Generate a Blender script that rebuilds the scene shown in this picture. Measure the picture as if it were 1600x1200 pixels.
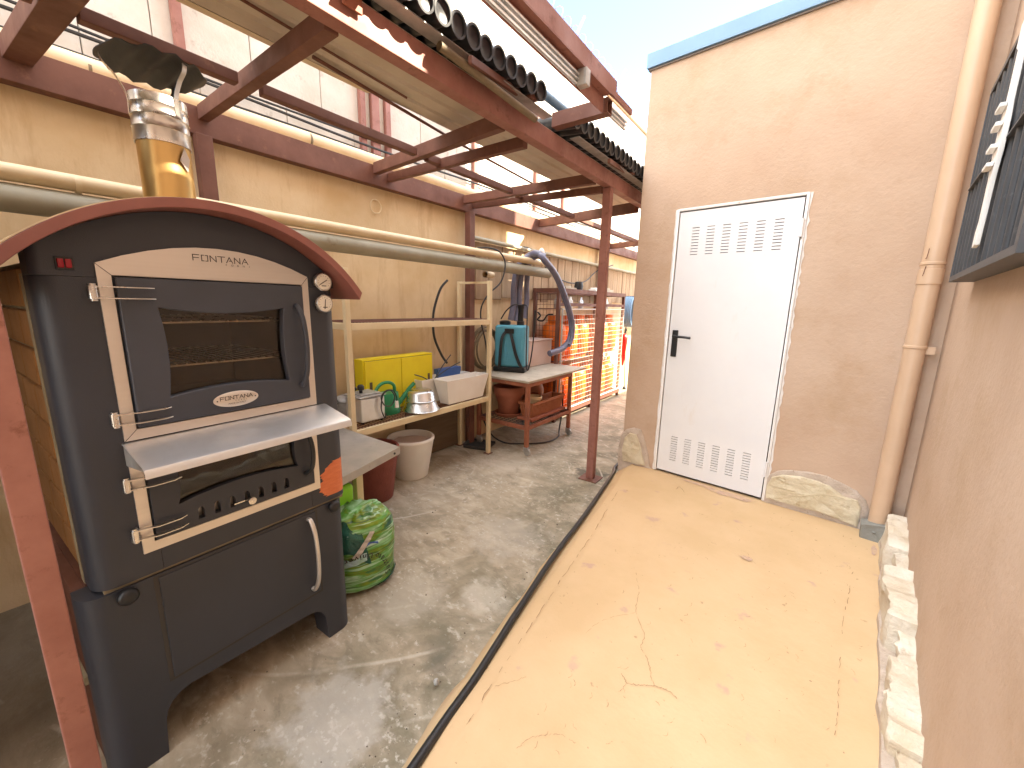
import bpy, bmesh, math, random
from mathutils import Vector, Matrix, noise as mnoise
random.seed(7)
S = bpy.context.scene
for o in list(bpy.data.objects): bpy.data.objects.remove(o)
C = S.collection
PI = math.pi

# ------------------------------------------------------------------ camera, world, sun, exposure
cam_d = bpy.data.cameras.new('camera'); cam = bpy.data.objects.new('camera', cam_d); C.objects.link(cam)
R_ = Vector((0.80584951, 0.59176224, 0.02059181)); U_ = Vector((-0.13055328, 0.14364917, 0.98097949)); F_ = Vector((-0.57754862, 0.79321017, -0.19301611))
m = Matrix(((R_.x, U_.x, -F_.x, 0), (R_.y, U_.y, -F_.y, 0), (R_.z, U_.z, -F_.z, 1.45), (0, 0, 0, 1)))
cam.matrix_world = m
cam_d.sensor_width = 36; cam_d.lens = 14.257; cam_d.clip_start = .02; cam_d.clip_end = 500
S.camera = cam

SUN = Vector((.80, .45, .75)).normalized()
w = bpy.data.worlds.new('World'); S.world = w; w.use_nodes = True
nt = w.node_tree; nt.nodes.clear()
wo = nt.nodes.new('ShaderNodeOutputWorld'); bg = nt.nodes.new('ShaderNodeBackground')
sky = nt.nodes.new('ShaderNodeTexSky'); sky.sky_type = 'NISHITA'; sky.sun_disc = False
sky.sun_elevation = math.asin(SUN.z); sky.sun_rotation = math.atan2(SUN.x, SUN.y)
sky.air_density = 1.0; sky.dust_density = .2; sky.altitude = 1500; sky.ozone_density = 2.5
tc = nt.nodes.new('ShaderNodeTexCoord'); nz = nt.nodes.new('ShaderNodeTexNoise'); nz.inputs['Scale'].default_value = 2.2; nz.inputs['Detail'].default_value = 5
rp = nt.nodes.new('ShaderNodeValToRGB'); rp.color_ramp.elements[0].position = .36; rp.color_ramp.elements[1].position = .56
mx = nt.nodes.new('ShaderNodeMix'); mx.data_type = 'RGBA'; mx.inputs[7].default_value = (8.1, 8.1, 8.1, 1)
nt.links.new(tc.outputs['Generated'], nz.inputs['Vector']); nt.links.new(nz.outputs[0], rp.inputs[0])
# a clear gap in the cloud to the north-west
dv = nt.nodes.new('ShaderNodeVectorMath'); dv.operation = 'DOT_PRODUCT'; dv.inputs[1].default_value = Vector((-.30, .80, .52)).normalized()
nt.links.new(tc.outputs['Generated'], dv.inputs[0])
cg_ = nt.nodes.new('ShaderNodeMapRange'); cg_.inputs[1].default_value = .88; cg_.inputs[2].default_value = .985; cg_.inputs[3].default_value = 1; cg_.inputs[4].default_value = 0
nt.links.new(dv.outputs['Value'], cg_.inputs[0])
ml = nt.nodes.new('ShaderNodeMath'); ml.operation = 'MULTIPLY'; nt.links.new(rp.outputs[0], ml.inputs[0]); nt.links.new(cg_.outputs[0], ml.inputs[1])
nt.links.new(ml.outputs[0], mx.inputs[0]); nt.links.new(sky.outputs[0], mx.inputs[6]); nt.links.new(mx.outputs[2], bg.inputs[0])
bg.inputs[1].default_value = 0.15
nt.links.new(bg.outputs[0], wo.inputs[0])
sl = bpy.data.lights.new('sun', 'SUN'); sl.energy = 4.5; sl.angle = math.radians(.6); sl.color = (1, .89, .70)
so = bpy.data.objects.new('sun', sl); C.objects.link(so); so.rotation_euler = SUN.to_track_quat('Z', 'Y').to_euler(); so.location = (3, 2, 8)
S.view_settings.view_transform = 'Standard'; S.view_settings.look = 'None'; S.view_settings.gamma = 1
S.view_settings.exposure = 2.68
S.render.engine = 'CYCLES'
S.cycles.max_bounces = 8; S.cycles.diffuse_bounces = 5; S.cycles.glossy_bounces = 4; S.cycles.transmission_bounces = 6

LA = 0.0970636          # the house stands at this angle to the canopy and the boundary wall
CR, SR = math.cos(LA), math.sin(LA)
def rf(X, Y, Z=0): return Vector((CR*X + SR*Y, -SR*X + CR*Y, Z))

# ------------------------------------------------------------------ materials
def nm(name):
    mt = bpy.data.materials.new(name); mt.use_nodes = True
    return mt, mt.node_tree, mt.node_tree.nodes['Principled BSDF']
def pmat(name, c1, c2=None, scale=5, lo=.35, hi=.65, c3=None, s3=25, lo3=.58, hi3=.7, rough=.7, rough2=None, metal=0, bump=0, bscale=80, stretch=(1, 1, 1), st3=(1, 1, 1), spec=.5, detail=8, bdist=.01):
    mt, t, b = nm(name); L = t.links.new
    b.inputs['Roughness'].default_value = rough; b.inputs['Metallic'].default_value = metal; b.inputs['Specular IOR Level'].default_value = spec
    b.inputs['Base Color'].default_value = (*c1, 1)
    tcn = t.nodes.new('ShaderNodeTexCoord')
    def noise(sc, st, det=detail, ro=.6):
        mp = t.nodes.new('ShaderNodeMapping'); mp.inputs['Scale'].default_value = st
        n = t.nodes.new('ShaderNodeTexNoise'); n.inputs['Scale'].default_value = sc; n.inputs['Detail'].default_value = det; n.inputs['Roughness'].default_value = ro
        L(tcn.outputs['Object'], mp.inputs[0]); L(mp.outputs[0], n.inputs['Vector']); return n.outputs[0]
    def ramp(v, a, bb):
        r = t.nodes.new('ShaderNodeMapRange'); r.inputs[1].default_value = a; r.inputs[2].default_value = bb; L(v, r.inputs[0]); return r.outputs[0]
    def mix(f, a, bcol):
        n = t.nodes.new('ShaderNodeMix'); n.data_type = 'RGBA'; L(f, n.inputs[0])
        if isinstance(a, tuple): n.inputs[6].default_value = (*a, 1)
        else: L(a, n.inputs[6])
        n.inputs[7].default_value = (*bcol, 1); return n.outputs[2]
    col = None
    if c2:
        f = ramp(noise(scale, stretch), lo, hi); col = mix(f, c1, c2)
        if rough2 is not None:
            r = t.nodes.new('ShaderNodeMapRange'); r.inputs[3].default_value = rough; r.inputs[4].default_value = rough2; L(f, r.inputs[0]); L(r.outputs[0], b.inputs['Roughness'])
    if c3:
        col = mix(ramp(noise(s3, st3, 6, .7), lo3, hi3), col if col else c1, c3)
    if col: L(col, b.inputs['Base Color'])
    if bump:
        bp = t.nodes.new('ShaderNodeBump'); bp.inputs['Strength'].default_value = bump; bp.inputs['Distance'].default_value = bdist
        L(noise(bscale, stretch, 5), bp.inputs['Height']); L(bp.outputs[0], b.inputs['Normal'])
    return mt

M = {}
M['render_tan'] = pmat('tan_render', (.50, .355, .25), (.565, .42, .31), 1.7, c3=(.46, .315, .20), s3=2.3, lo3=.50, hi3=.75, rough=.88, bump=.5, bscale=45, bdist=.006)
M['bw'] = pmat('stained_wall', (.72, .565, .36), (.60, .43, .235), 2.0, c3=(.47, .30, .15), s3=2.6, lo3=.52, hi3=.80, st3=(1, 2.6, .5), rough=.9, bump=.25, bscale=70, bdist=.006)
M['plank'] = pmat('weathered_plank', (.42, .31, .20), (.30, .20, .12), 3, stretch=(1, 6, .6), c3=(.16, .11, .07), s3=4, lo3=.6, hi3=.75, st3=(1, 5, .8), rough=.9, bump=.3)
M['panel'] = pmat('whitewashed_panel', (.66, .62, .56), (.54, .49, .42), 3, c3=(.34, .30, .25), s3=9, lo3=.58, hi3=.75, rough=.9, bump=.3, bscale=50)
M['rust'] = pmat('red_oxide_steel', (.165, .064, .040), (.12, .045, .028), 6, c3=(.25, .11, .06), s3=14, lo3=.6, hi3=.78, rough=.55, rough2=.75, bump=.15, bscale=60, bdist=.003)
M['rustp'] = pmat('faded_red_oxide', (.32, .14, .108), (.25, .10, .075), 7, c3=(.20, .075, .048), s3=17, lo3=.56, hi3=.68, rough=.5, rough2=.7, bump=.15, bscale=60, bdist=.003)
M['rustc'] = pmat('rusty_orange_steel', (.34, .12, .06), (.22, .07, .04), 8, c3=(.45, .22, .12), s3=16, lo3=.6, hi3=.7, rough=.65)
M['dark'] = pmat('charcoal_paint', (.028, .031, .041), (.034, .037, .049), 4, rough=.42, rough2=.5, bump=.35, bscale=420, bdist=.0012)
M['dark2'] = pmat('charcoal_door', (.046, .052, .070), (.038, .043, .057), 4, rough=.38, rough2=.46, bump=.35, bscale=420, bdist=.0012)
M['black'] = pmat('black_plastic', (.012, .012, .013), rough=.4)
M['rubber'] = pmat('black_rubber', (.012, .012, .014), (.02, .02, .022), 20, rough=.45, bump=.2, bscale=200, bdist=.002)
M['cavity'] = pmat('sooty_interior', (.11, .085, .065), (.07, .055, .042), 8, rough=.8)
M['hoodred'] = pmat('hood_red_brown', (.25, .095, .078), (.21, .075, .06), 5, c3=(.13, .05, .04), s3=22, lo3=.66, hi3=.75, rough=.42, rough2=.55)
M['steel'] = pmat('brushed_steel', (.70, .65, .60), (.68, .63, .58), 3, stretch=(1, .2, 30), rough=.34, rough2=.42, metal=.85)
M['steelb'] = pmat('bright_steel_sheet', (.80, .82, .84), (.70, .72, .74), 7, rough=.36, rough2=.5, metal=.9)
M['inox'] = pmat('polished_steel', (.70, .68, .65), (.62, .6, .57), 9, rough=.24, rough2=.34, metal=1)
M['galv'] = pmat('galvanised_sheet', (.48, .47, .45), (.36, .35, .33), 14, rough=.45, rough2=.6, metal=.55)
M['table'] = pmat('dull_steel_top', (.46, .43, .39), (.36, .34, .31), 6, c3=(.25, .22, .19), s3=20, lo3=.62, hi3=.75, rough=.4, rough2=.55, metal=.5)
M['brassy'] = pmat('heat_tinted_steel', (.72, .50, .20), (.60, .40, .16), 3, stretch=(1, 1, .3), rough=.3, rough2=.42, metal=1)
M['cream'] = pmat('cream_paint', (.74, .62, .40), (.68, .55, .34), 8, c3=(.35, .2, .1), s3=18, lo3=.72, hi3=.78, rough=.55)
M['creampipe'] = pmat('cream_pvc', (.70, .56, .36), (.62, .47, .28), 5, c3=(.38, .22, .10), s3=9, lo3=.64, hi3=.8, st3=(1, .5, 3), rough=.55)
M['greypipe'] = pmat('grey_pvc', (.36, .33, .25), (.30, .27, .19), 5, c3=(.20, .14, .08), s3=7, lo3=.62, hi3=.75, rough=.6)
M['tanpipe'] = pmat('tan_pvc', (.60, .42, .28), (.55, .38, .25), 4, rough=.42)
M['white'] = pmat('white_door_paint', (.78, .78, .78), (.73, .73, .74), 2, c3=(.70, .66, .62), s3=6, lo3=.62, hi3=.85, st3=(1, 1, .4), rough=.36, rough2=.46, bump=.08, bscale=5)
M['whitef'] = pmat('white_frame_paint', (.76, .74, .71), (.70, .66, .61), 12, c3=(.6, .42, .34), s3=20, lo3=.62, hi3=.7, rough=.6, bump=.2, bscale=40)
M['whitep'] = pmat('white_plastic', (.85, .83, .79), (.80, .77, .72), 6, rough=.45)
M['pinkp'] = pmat('pale_pink_plastic', (.62, .48, .42), (.58, .44, .38), 4, rough=.5)
M['slot'] = pmat('slot_shadow_gap', (.05, .045, .04), rough=.9)
M['grille'] = pmat('dark_grey_iron', (.055, .057, .062), (.042, .044, .048), 10, c3=(.09, .09, .09), s3=30, lo3=.6, hi3=.7, rough=.5)
M['bluecap'] = pmat('grey_blue_trim', (.20, .34, .50), (.17, .30, .46), 3, rough=.5)
M['drip'] = pmat('grey_drip', (.22, .19, .17), rough=.8)
M['stone'] = pmat('exposed_stone', (.66, .58, .42), (.56, .47, .31), 7, c3=(.44, .34, .20), s3=11, lo3=.58, hi3=.7, rough=.92, bump=.7, bscale=26, bdist=.02)
M['mortar'] = pmat('rough_mortar', (.58, .48, .39), (.50, .40, .31), 15, c3=(.36, .27, .2), s3=45, lo3=.6, hi3=.7, rough=.95, bump=.8, bscale=90, bdist=.012)
M['paleston'] = pmat('pale_broken_stone', (.72, .66, .55), (.60, .50, .36), 7, c3=(.42, .31, .20), s3=16, lo3=.6, hi3=.75, rough=.92, bump=.8, bscale=45, bdist=.015)
M['greymort'] = pmat('grey_cement', (.28, .28, .25), (.22, .21, .18), 14, rough=.95, bump=.6, bscale=60)
M['crack'] = pmat('dirt_in_crack', (.36, .22, .11), (.27, .16, .085), 40, rough=.95)
M['terra'] = pmat('terracotta', (.34, .115, .065), (.28, .09, .05), 8, rough=.75)
M['redpot'] = pmat('dark_red_plastic', (.27, .07, .05), (.22, .055, .04), 20, rough=.6, bump=.3, bscale=60)
M['orangepl'] = pmat('terracotta_plastic', (.38, .14, .065), (.32, .11, .05), 10, rough=.55)
M['orange'] = pmat('orange_gas_paint', (.80, .19, .012), (.72, .15, .01), 8, rough=.4)
M['smear'] = pmat('orange_paint_smear', (.66, .19, .07), (.58, .15, .05), 30, stretch=(1, .6, 3), rough=.6, bump=.4, bscale=120)
M['yellow'] = pmat('yellow_paint', (.80, .66, .01), (.74, .58, .01), 5, rough=.5)
M['green'] = pmat('green_plastic', (.02, .25, .10), (.015, .2, .08), 5, rough=.4)
M['lime'] = pmat('lime_plastic', (.32, .75, .05), (.28, .68, .04), 5, rough=.45)
M['blue'] = pmat('light_blue_plastic', (.10, .36, .48), (.085, .31, .42), 6, rough=.42)
M['bluebox'] = pmat('blue_card', (.05, .12, .36), rough=.6)
M['hose'] = pmat('violet_blue_hose', (.17, .17, .235), (.13, .13, .19), 20, rough=.35)
M['brownhose'] = pmat('brown_hose', (.20, .15, .085), (.15, .11, .06), 12, rough=.6)
M['wood'] = pmat('dark_old_board', (.10, .065, .035), (.14, .095, .055), 4, stretch=(1, .5, 6), rough=.8)
M['board'] = pmat('worn_grey_board', (.50, .44, .35), (.38, .32, .25), 5, c3=(.24, .2, .15), s3=16, lo3=.6, hi3=.7, rough=.8)
M['blacktile'] = pmat('black_roof_tube', (.014, .015, .018), (.022, .024, .028), 12, rough=.3, rough2=.5)
M['ribsheet'] = pmat('beige_sheet_metal', (.62, .55, .45), (.52, .45, .36), 4, c3=(.2, .16, .12), s3=8, lo3=.64, hi3=.75, rough=.5, metal=.3)
M['red'] = pmat('red_paint', (.55, .02, .015), rough=.35)
M['whitemesh'] = pmat('white_wire', (.62, .58, .50), rough=.5)
M['brick'] = pmat('yellow_tan_brick', (.34, .18, .07), (.27, .14, .05), 9, c3=(.20, .10, .04), s3=18, lo3=.6, hi3=.72, rough=.85, bump=.4, bscale=50)
M['beigemetal'] = pmat('beige_edge', (.30, .26, .17), (.22, .18, .11), 14, rough=.7)
M['dial'] = pmat('dial_face', (.72, .69, .62), rough=.35)
M['ink'] = pmat('dark_ink', (.03, .022, .022), rough=.6)
M['redlamp'] = pmat('red_rocker_plastic', (.28, .004, .014), rough=.15)
M['palebrace'] = pmat('pale_painted_timber', (.62, .45, .28), rough=.7)
M['ochre'] = pmat('dry_vegetation', (.20, .15, .04), (.12, .08, .03), 8, rough=.9)
def glassmat(name, tint, rough, alpha):
    mt, t, b = nm(name); t.nodes.remove(b)
    o = t.nodes['Material Output']; g = t.nodes.new('ShaderNodeBsdfGlossy'); g.inputs['Roughness'].default_value = rough
    tr = t.nodes.new('ShaderNodeBsdfTransparent'); tr.inputs[0].default_value = (*tint, 1)
    fr = t.nodes.new('ShaderNodeFresnel'); fr.inputs[0].default_value = 1.5
    ms = t.nodes.new('ShaderNodeMixShader'); t.links.new(fr.outputs[0], ms.inputs[0]); t.links.new(tr.outputs[0], ms.inputs[1]); t.links.new(g.outputs[0], ms.inputs[2])
    t.links.new(ms.outputs[0], o.inputs[0]); return mt
M['glass'] = glassmat('smoked_glass', (.86, .80, .72), .04, 1)
M['winglass'] = pmat('dark_window_glass', (.03, .033, .04), rough=.1)

# the concrete floor: several scales of staining, moss near the ramp, damp spots
def floor_material():
    mt, t, b = nm('stained_concrete'); L = t.links.new; N = t.nodes.new
    tcn = N('ShaderNodeTexCoord')
    def noise(sc, st=(1, 1, 1), det=8, ro=.62, rot=0, dist=0):
        mp = N('ShaderNodeMapping'); mp.inputs['Scale'].default_value = st; mp.inputs['Rotation'].default_value = (0, 0, rot)
        n = N('ShaderNodeTexNoise'); n.inputs['Scale'].default_value = sc; n.inputs['Detail'].default_value = det; n.inputs['Roughness'].default_value = ro; n.inputs['Distortion'].default_value = dist
        L(tcn.outputs['Object'], mp.inputs[0]); L(mp.outputs[0], n.inputs['Vector']); return n.outputs[0]
    def rg(v, a, c, lo=0., hi=1.):
        r = N('ShaderNodeMapRange'); r.inputs[1].default_value = a; r.inputs[2].default_value = c; r.inputs[3].default_value = lo; r.inputs[4].default_value = hi; L(v, r.inputs[0]); return r.outputs[0]
    def mix(f, a, c):
        n = N('ShaderNodeMix'); n.data_type = 'RGBA'; L(f, n.inputs[0])
        for s, i in ((a, 6), (c, 7)):
            if isinstance(s, tuple): n.inputs[i].default_value = (*s, 1)
            else: L(s, n.inputs[i])
        return n.outputs[2]
    def mul(a, c):
        n = N('ShaderNodeMath'); n.operation = 'MULTIPLY'; L(a, n.inputs[0])
        if isinstance(c, float): n.inputs[1].default_value = c
        else: L(c, n.inputs[1])
        return n.outputs[0]
    def spot(x, y, r, soft):
        d = N('ShaderNodeVectorMath'); d.operation = 'DISTANCE'; d.inputs[1].default_value = (x, y, 0); L(tcn.outputs['Object'], d.inputs[0])
        a = N('ShaderNodeMath'); a.operation = 'ADD'; L(d.outputs['Value'], a.inputs[0]); L(rg(noise(9), .3, .7, -r*.8, r*.8), a.inputs[1])
        return rg(a.outputs[0], r, r+soft, 1, 0)
    col = mix(rg(noise(1.3), .35, .65), (.42, .35, .255), (.29, .245, .175))
    col = mix(rg(noise(5, (1, 2.2, 1), rot=.5, dist=.6), .42, .68), col, (.50, .43, .33))
    # moss and dirt band beside the ramp
    sep = N('ShaderNodeSeparateXYZ'); L(tcn.outputs['Object'], sep.inputs[0])
    k = N('ShaderNodeMath'); k.operation = 'MULTIPLY_ADD'; L(sep.outputs[1], k.inputs[0]); k.inputs[1].default_value = .17; L(sep.outputs[0], k.inputs[2])
    band = rg(k.outputs[0], -1.55, -.95)
    b2 = mul(band, rg(noise(3.2, dist=.8), .34, .6))
    col = mix(mul(b2, .88), col, (.135, .125, .078))
    col = mix(mul(rg(noise(2.1, dist=1.), .48, .66), .55), col, (.16, .14, .09))
    col = mix(mul(rg(noise(6.5, (1, 1.4, 1), rot=.3, dist=1.2), .54, .66), .45), col, (.16, .14, .095))
    # dark drips and pale splashes
    col = mix(mul(rg(noise(14, (1, 1.6, 1), rot=.9), .58, .66), .6), col, (.52, .48, .41))
    col = mix(mul(mul(rg(noise(38, det=4), .56, .66), rg(noise(2.7), .45, .6)), .65), col, (.62, .58, .51))
    col = mix(rg(noise(60, det=3), .68, .73), col, (.12, .10, .07))
    for (x, y, r, s, c, a) in ((-1.40, 3.13, .10, .05, (.075, .07, .05), .85), (-1.10, 1.03, .04, .05, (.13, .12, .085), .6), (-1.05, .97, .03, .04, (.12, .11, .08), .6),
                               (-2.16, 2.9, .16, .16, (.56, .50, .41), .4), (-1.16, 1.38, .07, .08, (.60, .56, .48), .5), (-1.46, 1.16, .10, .14, (.56, .52, .45), .35),
                               (-1.17, .6, .12, .1, (.5, .48, .44), .5), (-1.4, 1.9, .16, .14, (.5, .46, .4), .4)):
        col = mix(mul(spot(x, y, r, s), a), col, c)
    # under the canopy behind the oven: shade painted into the floor colour
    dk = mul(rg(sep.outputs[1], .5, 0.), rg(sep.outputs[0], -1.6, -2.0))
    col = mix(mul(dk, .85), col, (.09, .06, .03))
    # faint scratched arcs
    wv = N('ShaderNodeTexWave'); wv.wave_type = 'RINGS'; wv.rings_direction = 'Z'; wv.inputs['Scale'].default_value = 1.1; wv.inputs['Distortion'].default_value = 2.0; wv.inputs['Detail'].default_value = 2
    mp = N('ShaderNodeMapping'); mp.inputs['Location'].default_value = (2.9, -2.2, 0); L(tcn.outputs['Object'], mp.inputs[0]); L(mp.outputs[0], wv.inputs['Vector'])
    col = mix(mul(rg(wv.outputs[1], .985, 1.), mul(rg(noise(2.), .5, .6), .6)), col, (.55, .5, .42))
    L(col, b.inputs['Base Color']); L(rg(noise(4), .3, .7, .55, .85), b.inputs['Roughness'])
    bp = N('ShaderNodeBump'); bp.inputs['Strength'].default_value = .45; bp.inputs['Distance'].default_value = .008; L(noise(30), bp.inputs['Height']); L(bp.outputs[0], b.inputs['Normal'])
    return mt
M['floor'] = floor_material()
def platform_material():
    mt = pmat('ochre_floor_paint', (.64, .455, .26), (.58, .405, .22), 2.5, c3=(.60, .41, .23), s3=9, lo3=.6, hi3=.8, rough=.62, rough2=.75, bump=.35, bscale=26, bdist=.005)
    t = mt.node_tree; L = t.links.new; N = t.nodes.new; b = t.nodes['Principled BSDF']; base = b.inputs['Base Color'].links[0].from_socket
    tcn = N('ShaderNodeTexCoord')
    for sc, lo, hi, c, a in ((7., .66, .72, (.48, .30, .24), .7), (23., .69, .73, (.38, .23, .12), .7), (70., .72, .75, (.26, .15, .08), .8), (1.6, .5, .8, (.72, .52, .31), .5)):
        n = N('ShaderNodeTexNoise'); n.inputs['Scale'].default_value = sc; n.inputs['Detail'].default_value = 5; L(tcn.outputs['Object'], n.inputs['Vector'])
        r = N('ShaderNodeMapRange'); r.inputs[1].default_value = lo; r.inputs[2].default_value = hi; r.inputs[4].default_value = a; L(n.outputs[0], r.inputs[0])
        x = N('ShaderNodeMix'); x.data_type = 'RGBA'; L(r.outputs[0], x.inputs[0]); L(base, x.inputs[6]); x.inputs[7].default_value = (*c, 1); base = x.outputs[2]
    L(base, b.inputs['Base Color']); return mt
M['platform'] = platform_material()
def bag_material():
    mt, t, b = nm('printed_bag_film'); L = t.links.new; N = t.nodes.new
    tcn = N('ShaderNodeTexCoord'); mp = N('ShaderNodeMapping'); mp.inputs['Rotation'].default_value = (.5, .35, .3); mp.inputs['Scale'].default_value = (2.5, 2.5, 12)
    n = N('ShaderNodeTexNoise'); n.inputs['Scale'].default_value = 2.2; n.inputs['Detail'].default_value = 4; n.inputs['Distortion'].default_value = .5
    r = N('ShaderNodeValToRGB'); cr = r.color_ramp; cr.interpolation = 'EASE'
    cr.elements[0].position = .28; cr.elements[0].color = (.01, .075, .055, 1); cr.elements[1].position = .75; cr.elements[1].color = (.55, .75, .62, 1)
    for p, c in ((.38, (.03, .16, .035)), (.47, (.17, .26, .012)), (.54, (.10, .32, .05)), (.62, (.22, .46, .2))):
        e = cr.elements.new(p); e.color = (*c, 1)
    L(tcn.outputs['Object'], mp.inputs[0]); L(mp.outputs[0], n.inputs['Vector']); L(n.outputs[0], r.inputs[0])
    m2 = N('ShaderNodeMapping'); m2.inputs['Rotation'].default_value = (.5, .35, .3); m2.inputs['Scale'].default_value = (3, 3, 45); n2 = N('ShaderNodeTexNoise'); n2.inputs['Scale'].default_value = 2.0; n2.inputs['Detail'].default_value = 3
    L(tcn.outputs['Object'], m2.inputs[0]); L(m2.outputs[0], n2.inputs['Vector']); q2 = N('ShaderNodeMapRange'); q2.inputs[1].default_value = .56; q2.inputs[2].default_value = .64; q2.inputs[4].default_value = .75; L(n2.outputs[0], q2.inputs[0])
    x2 = N('ShaderNodeMix'); x2.data_type = 'RGBA'; L(q2.outputs[0], x2.inputs[0]); L(r.outputs[0], x2.inputs[6]); x2.inputs[7].default_value = (.45, .68, .50, 1)
    q3 = N('ShaderNodeMapRange'); q3.inputs[1].default_value = .40; q3.inputs[2].default_value = .33; q3.inputs[4].default_value = .8; L(n2.outputs[0], q3.inputs[0])
    x3 = N('ShaderNodeMix'); x3.data_type = 'RGBA'; L(q3.outputs[0], x3.inputs[0]); L(x2.outputs[2], x3.inputs[6]); x3.inputs[7].default_value = (.015, .07, .03, 1)
    L(x3.outputs[2], b.inputs['Base Color'])
    b.inputs['Roughness'].default_value = .28
    bp = N('ShaderNodeBump'); bp.inputs['Strength'].default_value = .5; bp.inputs['Distance'].default_value = .01; L(n.outputs[0], bp.inputs['Height']); L(bp.outputs[0], b.inputs['Normal'])
    return mt
M['bag'] = bag_material()
M['bagdark'] = pmat('dark_teal_film', (.012, .07, .06), (.03, .14, .10), 14, c3=(.35, .5, .48), s3=20, lo3=.62, hi3=.68, rough=.25, bump=.6, bscale=30)
M['bagpale'] = pmat('pale_blue_film', (.45, .6, .72), (.3, .5, .4), 14, rough=.3, bump=.4, bscale=30)
M['baglabel'] = pmat('grey_label', (.5, .46, .42), rough=.5)

# ------------------------------------------------------------------ mesh helpers
class G:
    def __init__(s): s.v = []; s.f = []
    def add(s, vs, fs):
        n = len(s.v); s.v += [Vector(p) for p in vs]; s.f += [tuple(i+n for i in f) for f in fs]; return s
    def box(s, x0, x1, y0, y1, z0, z1):
        return s.add([(x0, y0, z0), (x1, y0, z0), (x1, y1, z0), (x0, y1, z0), (x0, y0, z1), (x1, y0, z1), (x1, y1, z1), (x0, y1, z1)],
                     [(0, 3, 2, 1), (4, 5, 6, 7), (0, 1, 5, 4), (1, 2, 6, 5), (2, 3, 7, 6), (3, 0, 4, 7)])
    def prism(s, pts, ax, a, b):
        def P(u, v, w): return {'x': (w, u, v), 'y': (u, w, v), 'z': (u, v, w)}[ax]
        n = len(pts); vs = [P(u, v, a) for u, v in pts] + [P(u, v, b) for u, v in pts]
        fs = [tuple(range(n))[::-1], tuple(range(n, 2*n))] + [(i, (i+1) % n, n+(i+1) % n, n+i) for i in range(n)]
        return s.add(vs, fs)
    def ring(s, out, inn, ax, a, b):
        def P(u, v, w): return {'x': (w, u, v), 'y': (u, w, v), 'z': (u, v, w)}[ax]
        n = len(out); vs = [P(*p, a) for p in out] + [P(*p, a) for p in inn] + [P(*p, b) for p in out] + [P(*p, b) for p in inn]
        fs = []
        for i in range(n):
            j = (i+1) % n
            fs += [(i, n+i, n+j, j), (2*n+i, 2*n+j, 3*n+j, 3*n+i), (i, j, 2*n+j, 2*n+i), (n+i, 3*n+i, 3*n+j, n+j)]
        return s.add(vs, fs)
    def tube(s, pts, r, seg=10, caps=True, closed=False):
        pts = [Vector(p) for p in pts]; n = len(pts); rs = r if isinstance(r, (list, tuple)) else [r]*n
        up = None; base = len(s.v); vs = []
        for i, p in enumerate(pts):
            a = pts[i-1] if (i > 0 or closed) else p; c = pts[(i+1) % n] if (i < n-1 or closed) else p
            t = (c-a).normalized()
            if up is None: up = Vector((0, 0, 1)) if abs(t.z) < .9 else Vector((1, 0, 0))
            up = (up - t*up.dot(t)).normalized(); sd = t.cross(up)
            for k in range(seg):
                an = 2*PI*k/seg; vs.append(p + (up*math.cos(an) + sd*math.sin(an))*rs[i])
        fs = []
        for i in range(n if closed else n-1):
            for k in range(seg):
                a = i*seg+k; b = i*seg+(k+1) % seg; j = ((i+1) % n)*seg
                fs.append((a, b, j+(k+1) % seg, j+k))
        if caps and not closed: fs += [tuple(range(seg))[::-1], tuple(range((n-1)*seg, n*seg))]
        return s.add(vs, fs)
    def bar(s, p0, p1, w, h, up=(0, 0, 1)):
        p0 = Vector(p0); p1 = Vector(p1); t = (p1-p0).normalized(); u = Vector(up); u = (u-t*u.dot(t)).normalized(); sd = t.cross(u)
        q = [(-1, -1), (1, -1), (1, 1), (-1, 1)]
        vs = [p + sd*(a*w/2) + u*(b*h/2) for p in (p0, p1) for a, b in q]
        return s.add(vs, [(3, 2, 1, 0), (4, 5, 6, 7)] + [(i, (i+1) % 4, 4+(i+1) % 4, 4+i) for i in range(4)])
    def hollow(s, p0, p1, w, h, th=.004, up=(0, 0, 1)):
        p0 = Vector(p0); p1 = Vector(p1); t = (p1-p0).normalized(); u = Vector(up); u = (u-t*u.dot(t)).normalized(); sd = t.cross(u)
        q = [(-1, -1), (1, -1), (1, 1), (-1, 1)]
        def L4(p, w, h): return [p + sd*(a*w/2) + u*(b*h/2) for a, b in q]
        vs = L4(p0, w, h)+L4(p1, w, h)+L4(p0, w-2*th, h-2*th)+L4(p1, w-2*th, h-2*th); fs = []
        for i in range(4):
            j = (i+1) % 4
            fs += [(i, j, 4+j, 4+i), (8+i, 12+i, 12+j, 8+j), (i, 8+i, 8+j, j), (4+i, 4+j, 12+j, 12+i)]
        return s.add(vs, fs)
    def lathe(s, prof, c=(0, 0, 0), seg=28, axis='z', sx=1, sy=1):
        vs = []; n = len(prof); c = Vector(c)
        for r, z in prof:
            for k in range(seg):
                a = 2*PI*k/seg; u, v = r*math.cos(a)*sx, r*math.sin(a)*sy
                vs.append(c + Vector({'z': (u, v, z), 'x': (z, u, v), 'y': (v, z, u)}[axis]))
        fs = [(i*seg+k, i*seg+(k+1) % seg, (i+1)*seg+(k+1) % seg, (i+1)*seg+k) for i in range(n-1) for k in range(seg)]
        if prof[0][0] > 1e-5: fs.append(tuple(range(seg))[::-1])
        if prof[-1][0] > 1e-5: fs.append(tuple(range((n-1)*seg, n*seg)))
        return s.add(vs, fs)
    def xf(s, mat): s.v = [mat @ p for p in s.v]; return s
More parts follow.
